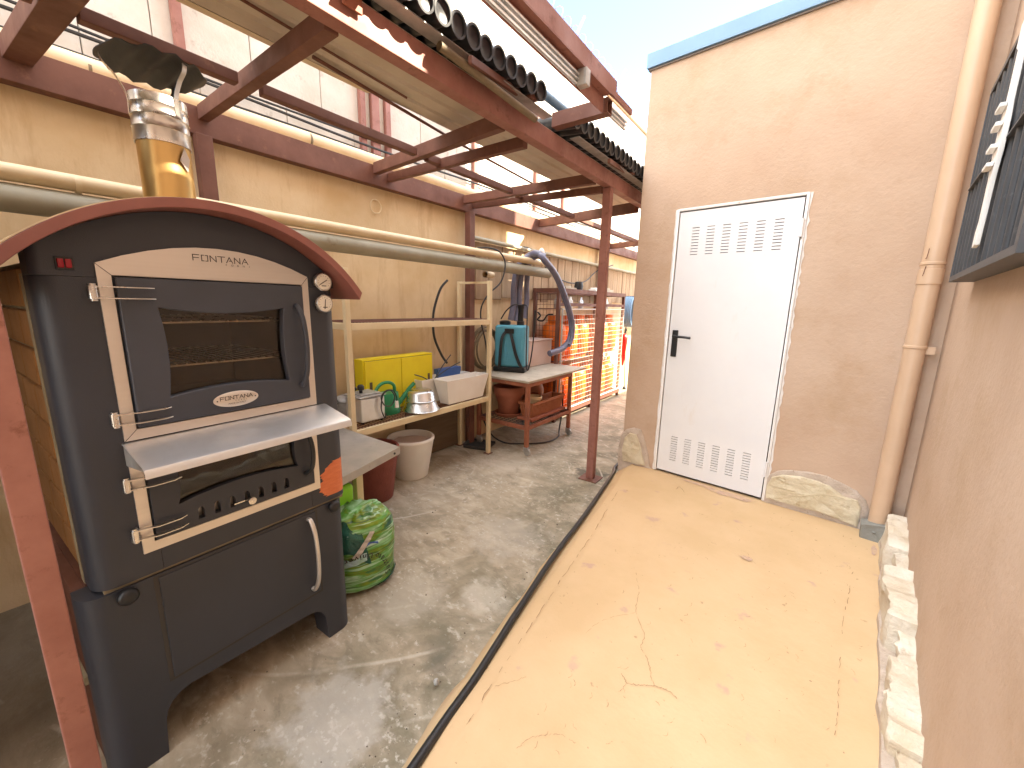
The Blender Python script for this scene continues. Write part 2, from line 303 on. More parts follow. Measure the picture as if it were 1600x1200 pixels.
    def mesh(s, name, mat, bevel=0, seg=2, smooth=None, keep=None):
        if smooth is None: smooth = 28 if bevel else 50
        me = bpy.data.meshes.new(name); bm = bmesh.new()
        vv = [bm.verts.new(p) for p in s.v]
        for f in s.f:
            try: bm.faces.new([vv[i] for i in f])
            except ValueError: pass
        bmesh.ops.remove_doubles(bm, verts=bm.verts, dist=1e-6)
        bmesh.ops.recalc_face_normals(bm, faces=bm.faces)
        if keep:
            es = [e for e in bm.edges if keep(e)]
            bmesh.ops.bevel(bm, geom=es, offset=keep.off, segments=keep.seg, profile=.5, affect='EDGES', clamp_overlap=True)
        if bevel:
            es = [e for e in bm.edges if len(e.link_faces) == 2 and e.calc_face_angle(0) > .6]
            bmesh.ops.bevel(bm, geom=es, offset=bevel, segments=seg, profile=.5, affect='EDGES', clamp_overlap=True)
        bm.to_mesh(me); bm.free()
        if smooth:
            me.polygons.foreach_set('use_smooth', [True]*len(me.polygons)); me.set_sharp_from_angle(angle=math.radians(smooth))
        if mat: me.materials.append(mat)
        return me
class Keep:
    def __init__(s, fn, off, seg): s.fn = fn; s.off = off; s.seg = seg
    def __call__(s, e): return s.fn(e)
def rootof(o):
    while o.parent: o = o.parent
    return o
def obj(name, g, mat, parent=None, world=False, bevel=0, seg=2, smooth=None, keep=None, label=None):
    """one mesh object; world=True: the shapes were given in world coordinates"""
    if isinstance(mat, str): mat = M[mat]
    if world and parent:
        g.xf(rootof(parent).matrix_basis.inverted())
    if not parent:
        xs = [p.x for p in g.v]; ys = [p.y for p in g.v]; zs = [p.z for p in g.v]
        c = Vector(((min(xs)+max(xs))/2, (min(ys)+max(ys))/2, min(zs))); g.xf(Matrix.Translation(-c))
    o = bpy.data.objects.new(name, g.mesh(name, mat, bevel, seg, smooth, keep)); C.objects.link(o)
    if bevel or keep:
        wn_ = o.modifiers.new('weighted_normals', 'WEIGHTED_NORMAL'); wn_.keep_sharp = True
    if parent: o.parent = parent
    else: o.location = c
    if label: o['label'] = label
    return o
def tag(o, label, cat, group=None):
    o['label'] = label; o['category'] = cat
    if group: o['group'] = group
    return o
def thing(name, label, cat, loc=(0, 0, 0), rz=0, group=None):
    o = bpy.data.objects.new(name, None); C.objects.link(o); o.location = loc; o.rotation_euler = (0, 0, rz); o.empty_display_size = .1
    o.matrix_basis = Matrix.Translation(loc) @ Matrix.Rotation(rz, 4, 'Z')
    return tag(o, label, cat, group)
def dup(src, parent=None, loc=None, rz=None, label=None):
    c = src.copy(); C.objects.link(c); c.parent = parent
    if loc is not None: c.location = loc
    if rz is not None: c.rotation_euler = (0, 0, rz)
    if label: c['label'] = label
    for ch in [o for o in C.objects if o.parent == src]: dup(ch, c)
    return c
def structure(o): o['kind'] = 'structure'; return o
def smooth_path(pts, n=8):
    pts = [Vector(p) for p in pts]; out = []
    for i in range(len(pts)-1):
        p0 = pts[max(i-1, 0)]; p1 = pts[i]; p2 = pts[i+1]; p3 = pts[min(i+2, len(pts)-1)]
        for k in range(n):
            t = k/n; out.append(.5*((2*p1) + (p2-p0)*t + (2*p0-5*p1+4*p2-p3)*t*t + (3*p1-p0-3*p2+p3)*t**3))
    return out + [pts[-1]]
def text_geo(body, size, align='CENTER'):
    cu = bpy.data.curves.new('t', 'FONT'); cu.body = body; cu.size = size; cu.align_x = align; cu.align_y = 'CENTER'; cu.extrude = 0; cu.resolution_u = 3
    o = bpy.data.objects.new('t', cu); C.objects.link(o); bpy.context.view_layer.update()
    me = bpy.data.meshes.new_from_object(o.evaluated_get(bpy.context.evaluated_depsgraph_get()))
    vs = [tuple(v.co) for v in me.vertices]; fs = [tuple(p.vertices) for p in me.polygons]
    bpy.data.objects.remove(o); bpy.data.curves.remove(cu); bpy.data.meshes.remove(me)
    return vs, fs
def strokes(g, word, h, w, gap, th, place):
    """angular sign-maker's capitals drawn as strokes; place(u,v)->3D, two depths"""
    A = {'F': [[(0, 0), (0, 1)], [(0, 1), (1, 1)], [(0, .5), (.9, .5)]], 'O': [[(.36, 1), (0, 1), (0, 0), (.36, 0)], [(.64, 1), (1, 1), (1, 0), (.64, 0)]],
         'N': [[(0, 0), (0, 1)], [(0, 1), (1, 0)], [(1, 0), (1, 1)]], 'T': [[(-.1, 1), (1.1, 1)], [(.5, 1), (.5, 0)]],
         'A': [[(-.05, 0), (.5, 1), (1.05, 0)], [(.45, .35), (.8, .35)]]}
    x = 0
    for ch in word:
        for pl in A[ch]:
            for i in range(len(pl)-1):
                a = Vector((x+pl[i][0]*w, pl[i][1]*h)); b = Vector((x+pl[i+1][0]*w, pl[i+1][1]*h)); d = (b-a).normalized()*(th/2); n = Vector((-d.y, d.x))
                q = [a-d-n, b+d-n, b+d+n, a-d+n]
                g.add([place(p.x, p.y, 0) for p in q] + [place(p.x, p.y, 1) for p in q], [(3, 2, 1, 0), (4, 5, 6, 7), (0, 1, 5, 4), (1, 2, 6, 5), (2, 3, 7, 6), (3, 0, 4, 7)])
        x += w+gap
    return x-gap

# ------------------------------------------------------------------ setting: ground and platform
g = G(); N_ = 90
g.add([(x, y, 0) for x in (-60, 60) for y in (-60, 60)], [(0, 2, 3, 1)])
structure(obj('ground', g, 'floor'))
C.objects['ground'].location.z = 0
# raised painted platform: floor edge, sloping side, rounded shoulder, flat top
edge = [(-.20, -2.5), (-.60, -.75), (-.78, 0), (-.925, .562), (-.99, .743), (-1.028, .941), (-1.09, 1.153), (-1.155, 1.434), (-1.229, 1.691), (-1.305, 2.079), (-1.452, 2.736), (-1.50, 2.95), (-1.535, 3.08), (-1.545, 3.215)]
shoulder = [(-.05, -2.5), (-.48, -.75), (-.67, 0), (-.81, .56), (-.852, .70), (-.894, .898), (-.962, 1.197), (-1.036, 1.50), (-1.105, 1.80), (-1.175, 2.08), (-1.30, 2.65), (-1.355, 2.86), (-1.40, 3.0), (-1.42, 3.215)]
g = G(); rows = []
def lerp_path(P, n):
    out = []
    for i in range(len(P)-1):
        for k in range(n): t = k/n; out.append((P[i][0]*(1-t)+P[i+1][0]*t, P[i][1]*(1-t)+P[i+1][1]*t))
    return out+[P[-1]]
E1 = lerp_path(edge, 4); E2 = lerp_path(shoulder, 4)
for i, (a, b) in enumerate(zip(E1, E2)):
    row = []; ws = .012*mnoise.noise(Vector((i*.6, 0, 0)))
    for k, (t, z) in enumerate(((0, -.02), (0.02, .008), (.3, .036), (.6, .066), (.85, .096), (1., .110))):
        row.append(rf(a[0]*(1-t)+b[0]*t+ws*(1-t), a[1]*(1-t)+b[1]*t, z))
    for k in range(1, 13):
        t = k/12; x = b[0]*(1-t)+.30*t; row.append(rf(x, b[1], .115 + .004*mnoise.noise(Vector((x*2, b[1]*2, 3)))))
    rows.append(row)
nr = len(rows[0])
for r in rows: g.v += r
for i in range(len(rows)-1):
    for k in range(nr-1): g.f.append((i*nr+k, i*nr+k+1, (i+1)*nr+k+1, (i+1)*nr+k))
plat = obj('raised_platform', g, 'platform', smooth=60); structure(plat)
pl_off = plat.location.copy()
def ribbon(g, pts, w, z=.1195, jit=.006, sub=10, gaps=0, zf=None):
    P = smooth_path([Vector((p[0], p[1], 0)) for p in pts], sub)
    P = [p + Vector((random.uniform(-jit, jit), random.uniform(-jit, jit), 0)) for p in P]
    for i in range(len(P)-1):
        if random.random() < gaps: continue
        a, b = P[i], P[i+1]; d = (b-a)
        if d.length < 1e-5: continue
        n = Vector((-d.y, d.x, 0)).normalized()*w*random.uniform(.25, .8)/2
        zz = z
        g.add([rf(q.x, q.y, zz) for q in (a-n, b-n, b+n, a+n)], [(0, 1, 2, 3)])
g = G()
for pts, wd, gp in (([(-.738, 1.815), (-.668, 1.693), (-.617, 1.556), (-.54, 1.466), (-.519, 1.394), (-.473, 1.352), (-.441, 1.303), (-.412, 1.269)], .0028, .12),
                ([(-.522, 1.229), (-.486, 1.211), (-.443, 1.24), (-.411, 1.266), (-.364, 1.282), (-.332, 1.272)], .0032, 0), ([(-.486, 1.211), (-.494, 1.157)], .002, 0),
                ([(-.83, .875), (-.80, .924), (-.77, .978)], .0022, .1), ([(-.635, .775), (-.625, .826), (-.593, .868), (-.562, .896), (-.512, .91)], .0022, .2),
                ([(-.948, 2.942), (-.945, 2.998), (-.886, 2.933)], .006, 0), ([(.089, 2.925), (.086, 2.688), (.082, 2.401), (.072, 2.117), (.078, 1.865), (.083, 1.65), (.087, 1.474), (.09, 1.2)], .0035, .72),
                ([(-.80, .72), (-.85, .898), (-.915, 1.197), (-.985, 1.5), (-1.05, 1.8), (-1.12, 2.1), (-1.25, 2.6)], .004, .35), ([(-.62, 1.55), (-.7, 1.42), (-.72, 1.3)], .0015, .3)):
    ribbon(g, pts, wd, jit=.003, gaps=gp)
rk = random.Random(31)
for i in range(110):       # short scuffs and scratches
    x_ = rk.uniform(-.72, .15); y_ = rk.uniform(.75, 3.05); a_ = rk.gauss(1.2, .7); l_ = rk.uniform(.008, .035)
    if x_ < -.62-.2*(y_-.75): x_ += .3
    ribbon(g, [(x_, y_), (x_+l_*.5*math.cos(a_)+rk.uniform(-.003, .003), y_+l_*.5*math.sin(a_)), (x_+l_*math.cos(a_+.4), y_+l_*math.sin(a_+.4))], rk.uniform(.0012, .0028), jit=.001, sub=3, gaps=.1)
g.xf(Matrix.Translation(-pl_off)); obj('crack', g, 'crack', plat, smooth=0)
# purple-grey worn patches at the door sill and by the corner
def blotch(g, cx, cy, rx, ry, z, n=26, f=rf, amp=.35, seed=0):
    pts = []
    for k in range(n):
        a = 2*PI*k/n; q = 1+amp*mnoise.noise(Vector((math.cos(a)*1.7+seed, math.sin(a)*1.7, seed))) + .12*random.uniform(-1, 1)
        pts.append(f(cx+rx*q*math.cos(a), cy+ry*q*math.sin(a), z))
    g.add(pts, [tuple(range(n))])
M['worn'] = pmat('worn_pinkish_screed', (.50, .34, .27), (.60, .42, .26), 25, c3=(.36, .22, .17), s3=40, lo3=.6, hi3=.68, rough=.9, bump=.4)
g = G()
for i, (x, y, a, b) in enumerate(((-.62, 3.12, .16, .035), (-.85, 3.15, .12, .02), (.165, 2.95, .012, .07), (-.18, 1.1, .02, .012), (-.30, .86, .03, .012), (-.42, .80, .018, .02), (-.35, 2.35, .03, .02))):
    blotch(g, x, y, a, b, .1193, seed=i)
g.xf(Matrix.Translation(-pl_off)); obj('worn_patch', g, 'worn', plat, smooth=0)

# ------------------------------------------------------------------ boundary wall, plank cladding, panel wall
bwt = thing('boundary_wall', 'stained beige rendered wall behind the shelving and the pipes', 'wall', (-2.95, 3, 0))
g = G().box(-3.05, -2.85, -4, 12, -.05, 2.42); obj('render_face', g, 'bw', bwt, world=True)
g = G()
y = 3.22
while y < 8.2:
    wd = random.uniform(.17, .24); g.box(-2.849, -2.825-random.uniform(0, .006), y, y+wd-.012, 1.50+random.uniform(-.02, .02), 2.06); y += wd
obj('plank_cladding', g, 'plank', bwt, world=True, bevel=.004)
g = G().tube([(-2.80, 3.15, 2.085), (-2.80, 8, 2.06)], .022); obj('rail', g, 'greypipe', bwt, world=True)
g = G()
g.tube([(-2.845+.008, 2.06+.05*math.sin(a), 2.17+.05*math.cos(a)) for a in [i*2*PI/20 for i in range(20)]], .004, 6, closed=True)
obj('iron_ring', g, 'cream', bwt, world=True)

pw = thing('panel_wall', 'tall whitewashed panel wall rising behind the pipes, with vertical joints', 'wall', (-3.3, 3, 0))
g = G(); y = -2.2; rnd = random.Random(3)
zz = [2.0, 2.865, 3.75, 4.9]
for zi in range(3):
    y = -4+.3*zi
    while y < 13.5:
        wd = .5 + rnd.uniform(-.04, .06); dx = rnd.uniform(0, .006)
        g.box(-3.36, -3.25+dx, y, y+wd-.005, zz[zi], zz[zi+1]-.012); y += wd
obj('panel', g, 'panel', pw, world=True, bevel=.003, seg=1)
g = G().box(-3.46, -3.30, -4, 14, -.05, 4.88); obj('core', g, 'mortar', pw, world=True)
for i, (y0, w_) in enumerate(((1.0, .05), (2.22, .05), (2.33, .075), (2.47, .05), (3.62, .06), (4.85, .05), (5.6, .05))):
    g = G().box(-3.245, -3.205, y0, y0+w_, 2.3, 3.9 if i not in (0,) else 3.6); obj('steel_upright', g, 'rustp', pw, world=True, bevel=.003)
g = G().box(-3.44, -3.2, -4, 14, 4.9, 4.96); obj('coping', g, 'render_tan', pw, world=True)

# razor wire and dry creeper on top of that wall
wf = thing('wire_fence', 'rusty wire fence with dry yellow creeper on top of the panel wall', 'fence', (-3.3, 5, 4.96))
for yy in (4.6, 6.0, 7.6, 9.4):
    g = G().bar((-3.32, yy, 4.96), (-3.32, yy, 5.42), .05, .03); g.bar((-3.32, yy, 5.36), (-3.2, yy-.02, 5.52), .03, .02); obj('post', g, 'galv', wf, world=True)
g = G()
pts = [(-3.3+.13*math.cos(i*.5), 2.6+i*.018, 5.22+.13*math.sin(i*.5)) for i in range(430)]
g.tube(pts, .004, 4)
for z_ in (5.06, 5.2, 5.34): g.tube([(-3.32, 2.5, z_), (-3.32, 11, z_)], .003, 4)
obj('wire', g, 'rustc', wf, world=True)
g = G(); rnd = random.Random(5)
for i in range(1500):
    y_ = rnd.uniform(2.6, 7.5); z_ = 4.97 + abs(rnd.gauss(0, .10)) * (1.2 if y_ < 5 else .7); x_ = -3.3+rnd.gauss(0, .05); s_ = rnd.uniform(.012, .03)
    a = Vector((rnd.uniform(-1, 1), rnd.uniform(-1, 1), rnd.uniform(-1, 1))).normalized(); b = a.orthogonal().normalized()
    c0 = Vector((x_, y_, z_)); g.add([c0-a*s_, c0+b*s_*.5, c0+a*s_, c0-b*s_*.5], [(0, 1, 2, 3)])
obj('creeper', g, 'ochre', wf, world=True, smooth=0)

# far end of the yard
ew = thing('end_wall', 'sunlit pale wall closing the far end of the passage', 'wall', (-1, 12, 0))
g = G().box(-3.2, 6, 12.2, 12.4, -.05, 2.6); obj('render_face', g, 'panel', ew, world=True)
for k in range(3):
    g = G().bar((-2.4+k*.9, 12.1, 1.2), (-1.5+k*.9, 12.1, 2.6), .12, .05); obj('brace', g, 'palebrace', ew, world=True)

# ------------------------------------------------------------------ outbuilding (right frame)
ob = thing('outbuilding', 'tan rendered outbuilding with a blue-grey roof trim and a white metal door', 'building', (0, 0, 0), -LA)
XL, YF, YB, ZT = -1.53, 3.2, 5.05, 3.175
DX0, DX1, DZ0, DZ1 = -1.235, -.42, .125, 2.165
g = G()
g.box(XL, DX0, YF, YF+.15, -.05, ZT).box(DX1, .60, YF, YF+.15, -.05, ZT).box(DX0, DX1, YF, YF+.15, DZ1, ZT).box(DX0, DX1, YF, YF+.15, -.05, .11)
g.box(XL, XL+.15, YF+.15, YB, -.05, ZT).box(XL+.15, .6, YB-.15, YB, -.05, ZT).box(XL+.15, .6, YF+.15, YB-.15, ZT-.12, ZT)
wl = obj('wall', g, 'render_tan', ob, keep=Keep(lambda e: abs(e.verts[0].co.x-XL) < 1e-4 and abs(e.verts[1].co.x-XL) < 1e-4 and abs(e.verts[0].co.y-YF) < 1e-4 and abs(e.verts[1].co.y-YF) < 1e-4, .012, 3))
g = G().box(XL-.02, .62, YF-.03, YB+.03, ZT+.004, ZT+.10); obj('roof_trim', g, 'bluecap', ob, bevel=.003)
g = G().box(XL-.012, .62, YF-.014, YF+.02, ZT-.008, ZT+.002); obj('drip_edge', g, 'drip', ob)
# door frame
g = G()
fx0, fx1, fz1 = -1.232, -.424, 2.162
inn = [(-1.203, .12), (-1.203, 2.137), (-.450, 2.137), (-.450, .12)]
g.box(fx0, -1.212, YF-.012, YF+.10, .12, fz1).box(-.441, fx1, YF-.012, YF+.10, .12, fz1).box(-1.212, -.441, YF-.012, YF+.10, 2.146, fz1)
fr = obj('door_frame', g, 'whitef', ob, bevel=.003)
g = G(); rnd = random.Random(2)
for x_, sgn in ((fx0-.001, -1), (fx1+.001, 1)):      # torn plaster line round the frame
    n = 60; pts = [(x_, .12)] + [(x_+sgn*(.004+.008*rnd.random()*(1.5 if sgn > 0 else .8)), .12+i*(fz1-.12)/n) for i in range(n+1)] + [(x_, fz1)]
    g.prism(pts, 'y', YF-.004, YF+.002)
obj('plaster_edge', g, 'whitef', ob, smooth=0)
# door leaf with louvre slots cut out of a front skin
dx0, dx1, dz0, dz1 = -1.205, -.448, .135, 2.137
g = G(); yk = YF-.006; th = .010
def slot_rows(zc, n, pitch): return [zc+i*pitch for i in range(n)]
cols = [dx0+.094+i*.1035 for i in range(6)]; sw = .052; sh = .005
up = slot_rows(1.833, 10, .0207); lo = slot_rows(.236, 11, .0195)
def skin(zr0, zr1, rows_):
    g.box(dx0, cols[0], yk, yk+th, zr0, zr1); g.box(cols[-1]+sw, dx1, yk, yk+th, zr0, zr1)
    for i in range(5): g.box(cols[i]+sw, cols[i+1], yk, yk+th, zr0, zr1)
    for c_ in cols:
        z_ = zr0
        for r_ in rows_: g.box(c_, c_+sw, yk, yk+th, z_, r_); z_ = r_+sh
        g.box(c_, c_+sw, yk, yk+th, z_, zr1)
g.box(dx0, dx1, yk, yk+th, dz0, .22); skin(.22, .46, lo); g.box(dx0, dx1, yk, yk+th, .46, 1.82); skin(1.82, 2.03, up); g.box(dx0, dx1, yk, yk+th, 2.03, dz1)
dl = obj('door', g, 'white', ob)
g = G().box(dx0+.001, dx1-.001, yk+th+.002, yk+.04, dz0+.002, dz1-.002); obj('door_core', g, 'slot', dl)
g = G(); hx, hz = -1.158, 1.205
g.box(hx-.022, hx+.022, yk-.010, yk-.001, hz-.13, hz+.075); obj('handle_plate', g, 'black', dl, bevel=.004)
g = G().tube(smooth_path([(hx, yk-.008, hz+.03), (hx, yk-.045, hz+.03), (hx+.02, yk-.055, hz+.028), (hx+.075, yk-.055, hz+.028), (hx+.13, yk-.05, hz+.024)], 5), .0095, 10); obj('handle', g, 'black', dl)
for hz_ in (1.90, .30):
    g = G().lathe([(.008, 0), (.008, .11)], (-.440, YF-.018, hz_), 12); g.box(-.47, -.441, YF-.0095, YF-.0075, hz_+.005, hz_+.105); obj('hinge', g, 'white', dl)

def patch(g, pts, x_of, y0, y1, amp, seed, cuts=5, cf=1.0):
    """rough lump with outline pts in (X,Z) on the plane Y, standing y1 proud of y0"""
    bm = bmesh.new(); n = len(pts)
    cx = sum(p[0] for p in pts)/n; cz = sum(p[1] for p in pts)/n
    rings = [(1., 0.), (1.0, .55), (.97, .9), (.90, 1.), (.75, 1.0), (.55, 1.), (.35, 1.), (.15, 1.)]
    P = []
    for i in range(n):
        a, b = pts[i], pts[(i+1) % n]
        for k in range(cuts): t = k/cuts; P.append((a[0]*(1-t)+b[0]*t, a[1]*(1-t)+b[1]*t))
    m_ = len(P); vs = []
    for (sc, d) in rings:
        for (x, z) in P:
            X = cx+(x-cx)*sc; Z = cz+(z-cz)*sc
            nn = mnoise.noise(Vector((X*14*cf+seed, Z*14*cf, seed))) + .6*mnoise.noise(Vector((X*33, Z*33, seed+5)))
            cell = mnoise.cell(Vector((X*11*cf+seed+Z*3, Z*13*cf+X*2, 2)))
            vs.append(x_of(X + (0.004*nn if sc > .9 else 0), y0-(y0-y1)*d - amp*(nn*.5+cell*.5)*(d if sc < .95 else d*.4), Z + (.004*nn if sc > .9 and Z > .2 else 0)))
    vs.append(x_of(cx, y1-amp*.3, cz)); fs = []
    for r in range(len(rings)-1):
        for k in range(m_): fs.append((r*m_+k, r*m_+(k+1) % m_, (r+1)*m_+(k+1) % m_, (r+1)*m_+k))
    for k in range(m_): fs.append(((len(rings)-1)*m_+k, (len(rings)-1)*m_+(k+1) % m_, len(vs)-1))
    g.add(vs, fs)
idf = lambda x, y, z: Vector((x, y, z))
def shrink(pts, s, cz=None):
    cx = sum(p[0] for p in pts)/len(pts); c2 = sum(p[1] for p in pts)/len(pts) if cz is None else cz
    return [(cx+(x-cx)*s, c2+(z-c2)*s) for x, z in pts]
RP = [(-.438, .10), (-.44, .24), (-.42, .315), (-.37, .362), (-.30, .388), (-.20, .405), (-.11, .405), (-.02, .382), (.045, .352), (.10, .31), (.125, .25), (.13, .095)]
LP = [(-1.548, -.01), (-1.556, .12), (-1.56, .24), (-1.545, .345), (-1.50, .405), (-1.43, .436), (-1.37, .43), (-1.325, .35), (-1.29, .24), (-1.262, .13), (-1.245, .10)]
g = G(); patch(g, RP, idf, YF+.01, YF-.012, .006, 1); rp_ = obj('stone_patch', g, 'mortar', ob, smooth=50, label='broken plaster patch showing pale stone right of the door')
g = G(); patch(g, [(x, z) for x, z in [(-.415, .15), (-.42, .24), (-.40, .31), (-.34, .345), (-.24, .365), (-.15, .36), (-.09, .35), (0, .30), (.06, .30), (.085, .26), (.085, .13), (-.1, .155), (-.2, .15)]], idf, YF-.004, YF-.028, .020, 3, 7, .8); obj('bare_stone', g, 'stone', rp_, smooth=40)
g = G(); patch(g, LP, idf, YF+.01, YF-.016, .006, 6); lp_ = obj('stone_patch', g, 'mortar', ob, smooth=50, label='broken plaster patch at the free corner of the outbuilding')
g = G(); patch(g, [(-1.50, .12), (-1.515, .22), (-1.50, .33), (-1.46, .385), (-1.40, .385), (-1.36, .31), (-1.33, .22), (-1.30, .13)], idf, YF-.006, YF-.034, .018, 9, 7, .8); obj('bare_stone', g, 'stone', lp_, smooth=40)

# house on the right
hs = thing('house', 'tan rendered house wall at the right edge with rough stones along its foot', 'house', (0, 0, 0), -LA)
g = G(); HX = .275
g.box(HX, HX+.3, -4, 1.6, -.05, 1.66).box(HX, HX+.3, -4, 1.45, 1.66, 2.28).box(HX, HX+.3, -4, 1.6, 2.28, 7.5)
g.box(HX, HX+.3, 1.6, 3.2, -.05, 1.66).box(HX, HX+.3, 1.6, 2.48, 2.28, 3.93).box(HX, HX+.3, 1.6, 2.48, 4.65, 7.5).box(HX, HX+.3, 2.48, 3.2, 2.28, 7.5)  # unseen upper wall: height set for shade, gap added for the beam's sun patch
g.box(HX, HX+.3, 2.55, 3.2, 1.66, 2.28)
g.box(HX, HX+.3, 3.2, 5.9, 3.2, 7.5).box(.62, .62+.3, 3.2, 5.9, -.05, 3.2)
obj('wall', g, 'render_tan', hs)
g = G().box(HX-.03, HX+.5, -4, 5.9, 7.51, 7.6); obj('roof_edge', g, 'render_tan', hs)
rocks = [(3.09, 2.68, .31, .200, ''), (2.70, 2.38, .275, .238, ''), (2.46, 2.02, .31, .190, ''), (2.12, 1.83, .27, .225, ''), (1.90, 1.50, .215, .195, ''), (1.55, 1.15, .19, .225, ''), (1.2, .7, .19, .20, ''), (.75, .1, .17, .22, '')]
for i, (ya, yb, zt, xf_, _) in enumerate(rocks):
    g = G(); rnd = random.Random(i+20); n = 9
    ol = [(ya, .10)] + [(ya+(yb-ya)*k/n + rnd.uniform(-.01, .01), zt*(.93 if k in (0, n) else 1)-.05*(k/n)*(i % 2)+rnd.uniform(-.02, .014)) for k in range(n+1)] + [(yb, .10)]
    patch(g, ol, lambda a, d, z: Vector((d, a, z)), HX+.02, xf_, .022, 30+i, 4, .45)
    obj('foot_stone', g, 'paleston', hs, smooth=35)
g = G(); n = 40; rnd = random.Random(4)
pts = [(.20, -.5)] + [(.186+rnd.uniform(-.006, .008), -.5+i*3.55/n) for i in range(n+1)] + [(.275, 3.05), (.275, -.5)]
g.prism(pts, 'z', .10, .145); obj('mortar_fillet', g, 'mortar', hs, bevel=.004)

pz = thing('shade_partition', 'unseen dark board partition added left of the oven to cast shade', 'partition', (-2.1, -.55, 0))  # out of view, added to darken the area left of the oven
g = G()
for k in range(9): g.box(-2.84+k*.155, -2.84+k*.155+.148, -.57, -.55, 0, 2.30)
obj('boards', g, 'wood', pz, world=True)

# unseen wall added to shape the sunlight: low wall, long opening, upper wall
cw = thing('sun_blocker_wall', 'unseen rendered wall added behind the outbuilding, its long opening shaping the sunlight', 'wall', (-.95, 7, 0))
g = G().box(-1.02, -.87, 5.2, 9.4, -.05, 1.38).box(-1.02, -.87, 5.2, 9.4, 2.75, 4.1).box(-1.02, -.87, 5.2, 5.4, 1.38, 2.75).box(-1.02, -.87, 9.2, 9.4, 1.38, 2.75); obj('render_face', g, 'render_tan', cw, world=True)

# window behind the grille
wn = thing('house_window', 'dark window of the house behind the iron grille', 'window', (0, 0, 0), -LA)
g = G().box(.32, .33, 1.455, 2.545, 1.665, 2.275); obj('pane', g, 'winglass', wn)
g = G().ring([(1.452, 1.662), (2.548, 1.662), (2.548, 2.278), (1.452, 2.278)], [(1.50, 1.71), (2.50, 1.71), (2.50, 2.23), (1.50, 2.23)], 'x', .29, .3185); g.box(.291, .318, 2.0, 2.06, 1.7101, 2.2299); obj('frame', g, 'grille', wn)

gr = thing('window_grille', 'dark grey iron cage grille over the house window', 'grille', (0, 0, 0), -LA)
gx = .200; gy0, gy1, gz0, gz1 = 1.42, 2.61, 1.582, 2.325
g = G().ring([(gy0, gz0), (gy1, gz0), (gy1, gz1), (gy0, gz1)], [(gy0+.035, gz0+.022), (gy1-.012, gz0+.022), (gy1-.012, gz1-.022), (gy0+.035, gz1-.022)], 'x', gx, gx+.012)
g.box(gx+.012, HX, gy0, gy1, gz0, gz0+.006).box(gx+.012, HX, gy0, gy1, gz1-.006, gz1).box(gx+.012, HX, gy0, gy0+.005, gz0+.006, gz1-.006).box(gx+.012, HX, gy1-.005, gy1, gz0+.006, gz1-.006)
obj('frame', g, 'grille', gr, bevel=.001)
g = G().box(gx-.004, gx+.030, gy0+.036, gy1-.013, 1.948, 1.954); obj('middle_rail', g, 'grille', gr)
nb = 12
for i in range(nb):
    y_ = gy0+.035 + (i+.7)*(gy1-gy0-.05)/nb
    g = G().tube([(gx+.012, y_, gz0+.01), (gx+.012, y_, gz1-.01)], .0095, 8); obj('bar', g, 'grille', gr)
# white plastic shutter arm lodged in the grille
g = G()
yc = 1.95
pr_ = [(yc-.01, 1.66), (yc+.035, 1.655), (yc+.035, 1.70), (yc+.012, 1.73), (yc+.015, 1.85), (yc+.04, 1.90), (yc+.04, 2.02), (yc+.012, 2.06), (yc+.012, 2.20), (yc+.05, 2.22), (yc+.05, 2.28), (yc+.01, 2.29), (yc-.03, 2.24), (yc-.035, 2.06), (yc-.055, 2.0), (yc-.055, 1.92), (yc-.03, 1.86), (yc-.02, 1.74)]
g.prism(pr_, 'x', gx-.014, gx-.002)
for z_ in (1.88, 1.93, 1.99, 2.04): g.box(gx-.03, gx-.0145, yc-.04, yc+.03, z_, z_+.012)
g.xf(Matrix.Rotation(-LA, 4, 'Z'))
tag(obj('shutter_arm', g, 'whitep', bevel=.002), 'white plastic lattice arm wedged upright in the window grille', 'shutter arm')

# downspout
dsx, dsy = .168, 3.135
ds = thing('downspout', 'tan plastic rain pipe in the corner between house and outbuilding', 'pipe', rf(dsx, dsy, .2), -LA)
def cyl(r0, r1, z0, z1, r_in=None): return [(r0, z0), (r1, z1)]
g = G().lathe([(.046, 0), (.046, 5.7)], seg=32); obj('pipe', g, 'tanpipe', ds)
for z_ in (1.40, 1.50, 1.06):
    g = G().lathe([(.047, z_-.002), (.0505, z_), (.0505, z_+(.075 if z_ == 1.40 else .012)), (.047, z_+(.077 if z_ == 1.40 else .014))], seg=32); obj('collar', g, 'tanpipe', ds)
g = G().box(.035, .08, -.010, .010, 1.03, 1.07); obj('bracket', g, 'tanpipe', ds)
g = G()
for (a, b) in (((-.006, 1.531), (0, 1.53)), ((0, 1.53), (.004, 1.58)), ((.004, 1.49), (.001, 1.45)), ((-.002, 1.44), (.006, 1.49))):
    if b == (.001, 1.45): obj('pen_mark', g, 'rust', ds); g = G()
    n_ = Vector((-.72, -1, 0)).normalized(); s_ = Vector((1, -.72, 0)).normalized()
    q0 = n_*.0512+s_*a[0]; q1 = n_*.0512+s_*b[0]
    g.bar((q0.x, q0.y, a[1]), (q1.x, q1.y, b[1]), .003, .001, up=n_)
obj('pen_mark', g, 'rust', ds)
g = G(); patch(g, [(-.07, -.10), (-.075, 0), (-.03, .02), (.05, .03), (.07, -.10)], lambda x, y, z: Vector((x, y, z)), .03, -.07, .01, 50); obj('cement_collar', g, 'greymort', ds, smooth=40)

